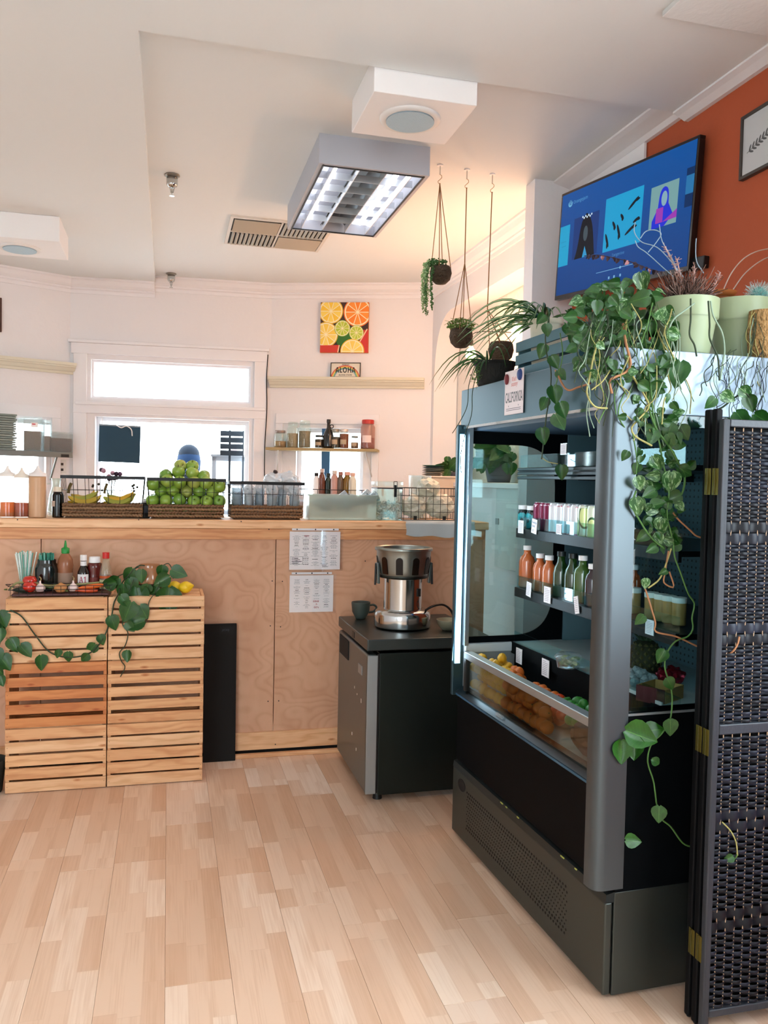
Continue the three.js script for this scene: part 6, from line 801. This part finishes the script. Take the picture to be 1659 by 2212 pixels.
{ // steel shelf on the left bay wall
  const y = 1.727, b = segAt(152, 975, SL, .2), t = thing('steel_shelf', 'stainless steel shelf on the left bay wall', 'shelf', segP(SL, b.u - .6, y, .13), SL.turn); mesh('shelf_plate', box(1.2, .012, .25, 0, -.006, 0, .002), steel, t); mesh('front_lip', box(1.2, .04, .006, 0, -.024, .125, .002), steel, t); mesh('end_cap', box(.06, .022, .008, .54, -.03, .129), black, t); mesh('bracket', merge([rod([.5, -.012, .08], [.5, -.22, -.11], .008), rod([-.4, -.012, .08], [-.4, -.22, -.11], .008)]), steel, t);
  const tray = merge([box(.26, .0135, .2, 0, .003, 0), ...Array.from({ length: 20 }, (_, k) => new THREE.ConeGeometry(.02, .014, 5).translate(-.1 + (k % 5) * .05, .006, -.075 + Math.floor(k / 5) * .05))]), em = [std(0x8a9690, .95), std(0x7e8a86, .95)];
  const eu = segAt(-12, 935, SL, .13).u; for (let k = 0; k < 16; k++) { const o = tag(mesh('egg_tray', tray, em[k % 2]), k === 15 ? 'topmost grey pulp egg tray on the steel shelf' : k === 0 ? 'lowest grey pulp egg tray, resting on the steel shelf' : 'grey pulp egg tray between others on the steel shelf', 'egg tray', 'egg trays on the steel shelf'); o.position.copy(segP(SL, eu + rr(-.006, .006), y + .004 + k * .0172, .13)); o.rotation.y = SL.turn + rr(-.03, .03); }
  const bin = (px0, px1, pyTop, f, c, label) => { const u0 = segAt(px0, 970, SL, .13).u, u1 = segAt(px1, 970, SL, .13).u, w = u1 - u0, p = segP(SL, (u0 + u1) / 2, y + .001, .13), h = onPost((px0 + px1) / 2, pyTop, p).y - y, o = thing('grain_bin', label, 'container', p, SL.turn); mesh('bin_walls', merge([box(w, h, .004, 0, h / 2, .08), box(w, h, .004, 0, h / 2, -.08), box(.004, h, .16, -w / 2, h / 2, 0), box(.004, h, .16, w / 2, h / 2, 0), box(w, .004, .16, 0, .002, 0)]), clearPlastic, o); mesh('grain', metreUV(box(w - .012, h * f, .148, 0, h * f / 2 + .004, 0), .1), std(c, .95, { bumpMap: nicheTex, bumpScale: .01 }), o); mesh('lid', box(w, .012, .166, 0, h + .007, 0, .003), clearPlastic, o); return o; };
  const o = bin(45, 84, 906, .6, 0xb09a88, 'clear bin of pale grain beside the egg trays'); const lw = segAt(84, 970, SL).u - segAt(45, 970, SL).u; mesh('sticker', box(.05, .035, .001, .01, .2, .083), std(0xf4f0f0, .5), o); mesh('sticker_logo', box(.025, .008, .001, .005, .205, .084), std(0xc01838, .5), o); bin(88, 103, 912, .5, 0xa8968a, 'narrow clear bin of grain in the middle of the shelf'); bin(104, 150, 938, .72, 0x5c4634, 'low clear bin of dark brown grain at the shelf end');
  const u = segAt(160, 1010, SL, .01), ot = thing('wall_outlet', 'small white power outlet by the bay window casing', 'outlet', segP(SL, Math.min(u.u, SL.L - .06), u.y - .05, .004), SL.turn); mesh('cover', box(.07, .11, .006, 0, .055, 0, .002), std(0xd8d8d6, .5), ot); mesh('socket', box(.02, .02, .002, 0, .075, .004), black, ot); mesh('socket', box(.02, .02, .002, 0, .03, .004), black, ot);
}
{ // middle window: chalkboard, louvre panel, stand, pink card, person outside
  const p = segAt(215, 918, SM, -.1), q = segAt(303, 1000, SM, -.1), w = q.u - p.u, h = p.y - q.y, t = thing('chalkboard', 'blue grey chalkboard hanging in the bay window by a white cord', 'chalkboard', segP(SM, (p.u + q.u) / 2, q.y, -.05), SM.turn); t.rotation.z = -.02;
  mesh('slate', box(w, h, .012, 0, h / 2, 0, .002), std(0x1a4258, .7), t); mesh('top_rail', box(w, .012, .016, 0, h - .004, .002), std(0x8a96a0, .5), t); mesh('cord', tube([[-.03, h, .01], [.01, h - .02, .012], [.05, h - .005, .012], [.09, h - .03, .012], [.1, h - .085, .012]], .005, 24), white, t); mesh('hanger', rod([-w / 2 + .02, h, 0], [-w / 2 + .02, lo0.y + .01 - q.y, .0], .004), white, t); mesh('hanger', rod([w / 2 - .03, h, 0], [w / 2 - .03, lo0.y + .01 - q.y, .0], .003), white, t);
  const a = segAt(476, 928, SM, -.2), b = segAt(527, 986, SM, -.2), t2 = thing('louvre_panel', 'black louvred panel outside the bay window', 'shutter', segP(SM, (a.u + b.u) / 2, b.y, -.26), SM.turn), w2 = b.u - a.u, h2 = a.y - b.y; for (let k = 0; k < 4; k++) mesh('louvre', box(w2, h2 / 4 - .012, .012, 0, (k + .5) * h2 / 4, 0, .002), std(0x12202c, .6), t2); mesh('upright', merge([box(.02, h2 + b.y + .05, .01, w2 * -.1, (h2 - b.y - .05) / 2, -.008), box(.012, h2 + b.y + .05, .01, w2 / 2 - .006, (h2 - b.y - .05) / 2, -.008)]), std(0x12202c, .6), t2);
  const c0 = segAt(459, 985, SM, -.2), c1 = segAt(530, 985, SM, -.2), t3 = thing('grey_stand', 'pale grey open stand outside the bay window', 'stand', segP(SM, (c0.u + c1.u) / 2, -.05, -.48), SM.turn), w3 = (c1.u - c0.u) * 1.05, h3 = onPost(495, 987, t3.position).y + .05, gm = std(0x9aa2ac, .6); for (const s of [-1, 1]) for (const z of [-.12, .12]) mesh('leg', box(.035, h3, .03, s * (w3 / 2 - .018), h3 / 2, z), gm, t3); for (const y of [h3 - .02, h3 - .24, h3 - .5]) for (const z of [.12, -.12]) mesh('cross_rail', box(w3, .035, .03, 0, y, z), gm, t3); mesh('top', box(w3 + .02, .02, .3, 0, h3 + .008, 0, .003), gm, t3);
  const pc = onPost(503, 983, t3.position), t4 = tag(mesh('pink_card', extrude([[-.04, 0], [.035, 0], [.04, .085], [0, .06], [-.042, .035]], .006), std(0xe8c4cc, .7)), 'pale pink folded card on the grey stand', 'card'); t4.position.set(pc.x, h3 - .05 + .019, t3.position.z);
  // person outside, seen from behind in a blue hood
  const hp = atZ(408, 985, -7.85), base = new V3(hp.x, -.05, -7.85), Ht = onPost(406, 958, base).y + .05;
  const bones = [[0, .1, 0, .11, 0, .17, 0, .15], [0, .5, .0, .155, 0, .75, 0, .19], [-.16, .77, 0, .075, .16, .77, 0, .075], [0, .78, .01, .06, 0, .86, 0, .06], [0, .915, 0, .1, 0, .945, .01, .098], [-.2, .76, 0, .065, -.25, .58, .03, .05], [-.25, .58, .03, .05, -.2, .45, -.08, .04], [.2, .76, 0, .065, .25, .58, .03, .05], [.25, .58, .03, .05, .2, .45, -.08, .04], [-.08, .5, 0, .1, -.09, .27, -.01, .07], [-.09, .27, -.01, .07, -.09, .05, .02, .045], [.08, .5, 0, .1, .09, .27, -.01, .07], [.09, .27, -.01, .07, .09, .05, .02, .045], [-.09, .025, .02, .04, -.09, .02, -.1, .035], [.09, .025, .02, .04, .09, .02, -.1, .035]].slice(1).map(q => [q[0], q[1] * Ht, q[2], q[3], q[4], q[5] * Ht, q[6], q[7]]);
  const N = 84, mc = new MarchingCubes(N, new THREE.MeshStandardMaterial(), false, false, 120000), Sc = Ht / 2 * 1.06, cy = Ht / 2; mc.isolation = 0;
  const fld = mc.field; for (let k = 0; k < N; k++) for (let j = 0; j < N; j++) for (let i = 0; i < N; i++) { const x = (i - N / 2) / (N / 2) * Sc, y = (j - N / 2) / (N / 2) * Sc + cy, z = (k - N / 2) / (N / 2) * Sc; let d = .3; if (Math.abs(x) < .45 && Math.abs(z) < .35) for (const b2 of bones) { const ex = b2[4] - b2[0], ey = b2[5] - b2[1], ez = b2[6] - b2[2]; let f = ((x - b2[0]) * ex + (y - b2[1]) * ey + (z - b2[2]) * ez) / (ex * ex + ey * ey + ez * ez); f = f < 0 ? 0 : f > 1 ? 1 : f; const q2 = Math.hypot(x - b2[0] - ex * f, y - b2[1] - ey * f, z - b2[2] - ez * f) - (b2[3] + (b2[7] - b2[3]) * f); const hh = Math.max(0, .05 - Math.abs(d - q2)) / .05; d = Math.min(d, q2) - hh * hh * .0125; } fld[k * N * N + j * N + i] = -d; }
  mc.update(); const cnt = mc.count, bg = new THREE.BufferGeometry(); bg.setAttribute('position', new THREE.BufferAttribute(mc.positionArray.slice(0, cnt * 3), 3)); bg.setAttribute('normal', new THREE.BufferAttribute(mc.normalArray.slice(0, cnt * 3), 3)); bg.scale(Sc, Sc, Sc).translate(0, cy, 0);
  const t5 = thing('person', 'person outside the bay window in a dark blue hooded top', 'person', base); mesh('body', bg, std(0x0a1a2c, .9), t5);
  const hd = Ht * .93; mesh('hood', lathe([[.09, -.12], [.112, -.07], [.118, 0], [.108, .06], [.07, .112], [.02, .13], [0, .13]], 22).scale(.93, 1, 1.05).translate(0, hd - .035, .0), std(0x0a2a4c, .95), t5);
}
// ---------------------------------------------------------------- niche: plants, bulbs, plates, cabinet
{
  const bulb = (px, py, label) => { const p = atX(px, py, 1.985), t = thing('string_bulb', label, 'light bulb', p); const g = lathe([[0, -.052], [.02, -.046], [.034, -.026], [.036, -.006], [.026, .022], [.014, .042], [.013, .05], [0, .05]], 20); mesh('glass_bulb', g, std(0xfff2d8, .4, { emissive: 0xffdcae, emissiveIntensity: 8 }), t); mesh('socket', cyl(.015, .015, .04, 14, 0, .068, 0), black, t); const wall2 = new V3(ARCHX + .0 - p.x, .16, 0); mesh('cord', tube([[0, .085, 0], [.01, .13, 0], [.07, .15, 0], [ARCHX - p.x + .19, .16, 0]], .003, 16), black, t); const l = new THREE.PointLight(0xffc090, .95); l.position.copy(p); l.shadow.radius = 2; l.castShadow = true; scene.add(l); };
  bulb(1017, 763, 'glowing warm bulb under the middle hanging coconut'); bulb(1118, 716, 'glowing warm bulb beside the teal slatted box');
  const sillY = 1.5535; const pl = (px, py, R, label, n, spread, lift) => { const q = atX(px, py, ARCHX + .07), base = new V3(ARCHX + .08, sillY, q.z), t = thing('niche_plant', label, 'potted plant', base); mesh('pot', potG(R * .75, R, R * 1.3, R * .3), std(0x5a5a62, .5), t); mesh('soil', cyl(R * .9, R * .9, .005, 20, 0, R * 1.2, 0), soil, t); for (let k = 0; k < n; k++) { const a = rr(0, 6.28), e = rr(-.1, 1.3), l = spread * rr(.5, 1), p = base.clone().add(new V3(Math.cos(a) * Math.cos(e) * l * .7 - .05, R * 1.2 + Math.sin(e) * l * lift + .02, Math.sin(a) * Math.cos(e) * l)); if (p.x > ARCHX + .18) p.x = ARCHX + .18; if (k % 3 === 0) mesh('leaf_stalk', rod([0, R * 1.15, 0], p.clone().sub(base), .002, 4), stemDk, t); addLeaf(t, p, rr(.06, .11), tipAt(rr(-90, 90)), faceCam(p, .6), DARKLEAF[k % 3]); } };
  pl(1074, 1043, .1, 'bushy dark leaved plant on the niche sill', 70, .2, 1.1); pl(985, 1043, .06, 'sparse dark leaved plant on the niche sill behind the plates', 16, .16, .9);
  const c = atZ(930, 1028, -6.05), cab = thing('storage_cabinet', 'pale beige narrow cabinet under the stack of plates', 'cabinet', [c.x + .03, 0, -6.05]); const ch = onPost(930, 1028, cab.position).y; mesh('body', box(.26, ch - .01, .3, 0, (ch - .01) / 2, 0, .006), std(0xcbbba8, .7), cab); mesh('top', box(.28, .012, .32, 0, ch - .006, 0, .003), std(0xd6c8b8, .6), cab); mesh('door', box(.23, ch - .12, .012, 0, (ch - .1) / 2 + .03, .154, .003), std(0xcfc0ae, .6), cab); mesh('knob', sph(.012, 10, 8).translate(.09, ch * .6, .168), chrome, cab);
  const pg = lathe([[0, .0], [.05, .0], [.085, .011], [.084, .013], [.05, .003], [0, .003]], 32); [[0x8a8a84], [0xb8b4ac], [0x6a7678], [0x9aa4a4], [0x46565e], [0x3f7a68]].forEach(([k], i) => { const o = tag(mesh('plate', pg, std(k, .35)), i === 5 ? 'green glazed plate on top of the plate stack' : 'stoneware plate in the stack on the beige cabinet', 'plate', i === 5 ? undefined : 'plates stacked on the cabinet'); o.position.set(c.x + .02, ch + .001 + i * .0135, -6.05); });
  const e = atX(1085, 1210, ARCHX), pan = thing('electric_panel', 'pale metal electrical panel door on the wall behind the cooler', 'electrical panel', [ARCHX - .012, 1.0, e.z + .12], -Math.PI / 2); mesh('panel_door', box(.42, .52, .014, 0, .26, 0, .003), std(0xcfd6d4, .5), pan); mesh('latch', box(.05, .04, .008, -.17, .3, .01, .002), std(0x9aa4a4, .4), pan); mesh('hinge', box(.01, .4, .006, .205, .26, .008), std(0xaab4b4, .4), pan);
}
// ---------------------------------------------------------------- hanging coconut planters
{
  const twine = std(0x8a6238, .9), coco = std(0x4a3a2a, .95, { bumpMap: nicheTex, bumpScale: .01 }), cocoIn = std(0x1a120c, .95);
  const hang = (hx, hy, cx, cy, rpx, split, label, spreadPx) => {
    const a = atY(hx, hy, HIGH), c = onPost(cx, cy, a), R = rpx / FOC * depthOf(a), t = thing('hanging_planter', label, 'hanging planter', new V3(c.x, c.y - R, c.z)), o = t.position, L = p => p.clone().sub(o);
    mesh('shell', lathe([[0, 0], [R * .5, R * .1], [R * .86, R * .45], [R, R], [R * .92, R * 1.45], [R * .8, R * 1.62], [R * .76, R * 1.6], [R * .86, R * 1.4], [R * .9, R], [R * .5, R * .3], [0, R * .2]], 26), coco, t); mesh('soil', cyl(R * .8, R * .8, .004, 20, 0, R * 1.45, 0), cocoIn, t);
    mesh('ceiling_plate', cyl(.016, .016, .006, 18).translate(a.x - o.x, HIGH - .003 - o.y, a.z - o.z), white, t); mesh('toggle_bolt', rod(L(a), L(a.clone().setY(HIGH - .05)), .003), chrome, t);
    const h0 = a.clone().setY(HIGH - .05), hk = mesh('hook', tube([[0, 0, 0], [.008, -.004, 0], [.01, -.014, 0], [0, -.026, 0], [-.01, -.036, 0], [-.006, -.046, 0], [.004, -.046, 0]].map(q => L(h0).add(vec(q))), .0016, 30, 5), std(0xb8a080, .4, { metalness: .7 }), t);
    const top = h0.clone().setY(HIGH - .094), sp = onPost(split[0], split[1], a); if (split[1] > hy + 60) mesh('twine', rod(L(top), L(sp), .003, 5), twine, t); else sp.copy(top);
    for (let k = 0; k < 4; k++) { const an = k * Math.PI / 2 + .5; mesh('twine', rod(L(sp), [Math.cos(an) * R * .9, R * 1.45, Math.sin(an) * R * .9], .0022, 5), twine, t); } return { t, R };
  };
  const h1 = hang(951, 356, 952, 591, 24, [951, 400], 'coconut shell hanging planter with trailing string of pearls'), h2 = hang(1009, 366, 996, 727, 26, [1004, 568], 'coconut shell hanging planter with a small leafy bush'), h3 = hang(1064, 376, 1082, 757, 28, [1053, 668], 'dark coconut shell hanging planter beside the black basket');
  const gA = std(0x3c6a30, .6), gB = std(0x8aa870, .6), gC = std(0x5a7a2c, .6);
  mesh('foliage', tinyLeaves(260, () => { const a = rr(0, 6.28), r = Math.sqrt(rnd()) * .055; return new V3(-.02 + Math.cos(a) * r, .09 + rr(0, .035), Math.sin(a) * r * .8); }, .008), gA, h1.t).userData.kind = 'stuff';
  for (let s = 0; s < 14; s++) { const x0 = -.05 - rnd() * .035, z0 = rr(-.04, .045), len = rr(.1, .27); mesh('pearl_strand', tinyLeaves(Math.round(len * 260), k => { const f = k / (len * 260); return new V3(x0 - .012 * Math.sin(f * 3) + rr(-.006, .006), .1 - f * len + (f < .1 ? .01 : 0), z0 + rr(-.006, .006)); }, .006, .8), s % 3 ? gB : gA, h1.t).userData.kind = 'stuff'; }
  mesh('foliage', tinyLeaves(420, () => { const a = rr(0, 6.28), r = Math.sqrt(rnd()) * .075; return new V3(Math.cos(a) * r, .1 + rr(0, .06) * (1.2 - r * 8), Math.sin(a) * r * .8); }, .0075), gC, h2.t).userData.kind = 'stuff'; for (let k = 0; k < 10; k++) { const a = k * .63; mesh('sprig', tube([[0, .1, 0], [Math.cos(a) * .05, .14, Math.sin(a) * .05], [Math.cos(a) * .095, .12 + rr(-.02, .03), Math.sin(a) * .08]], .001, 10, 4), gC, h2.t); }
}
renderer.render(scene, camera);
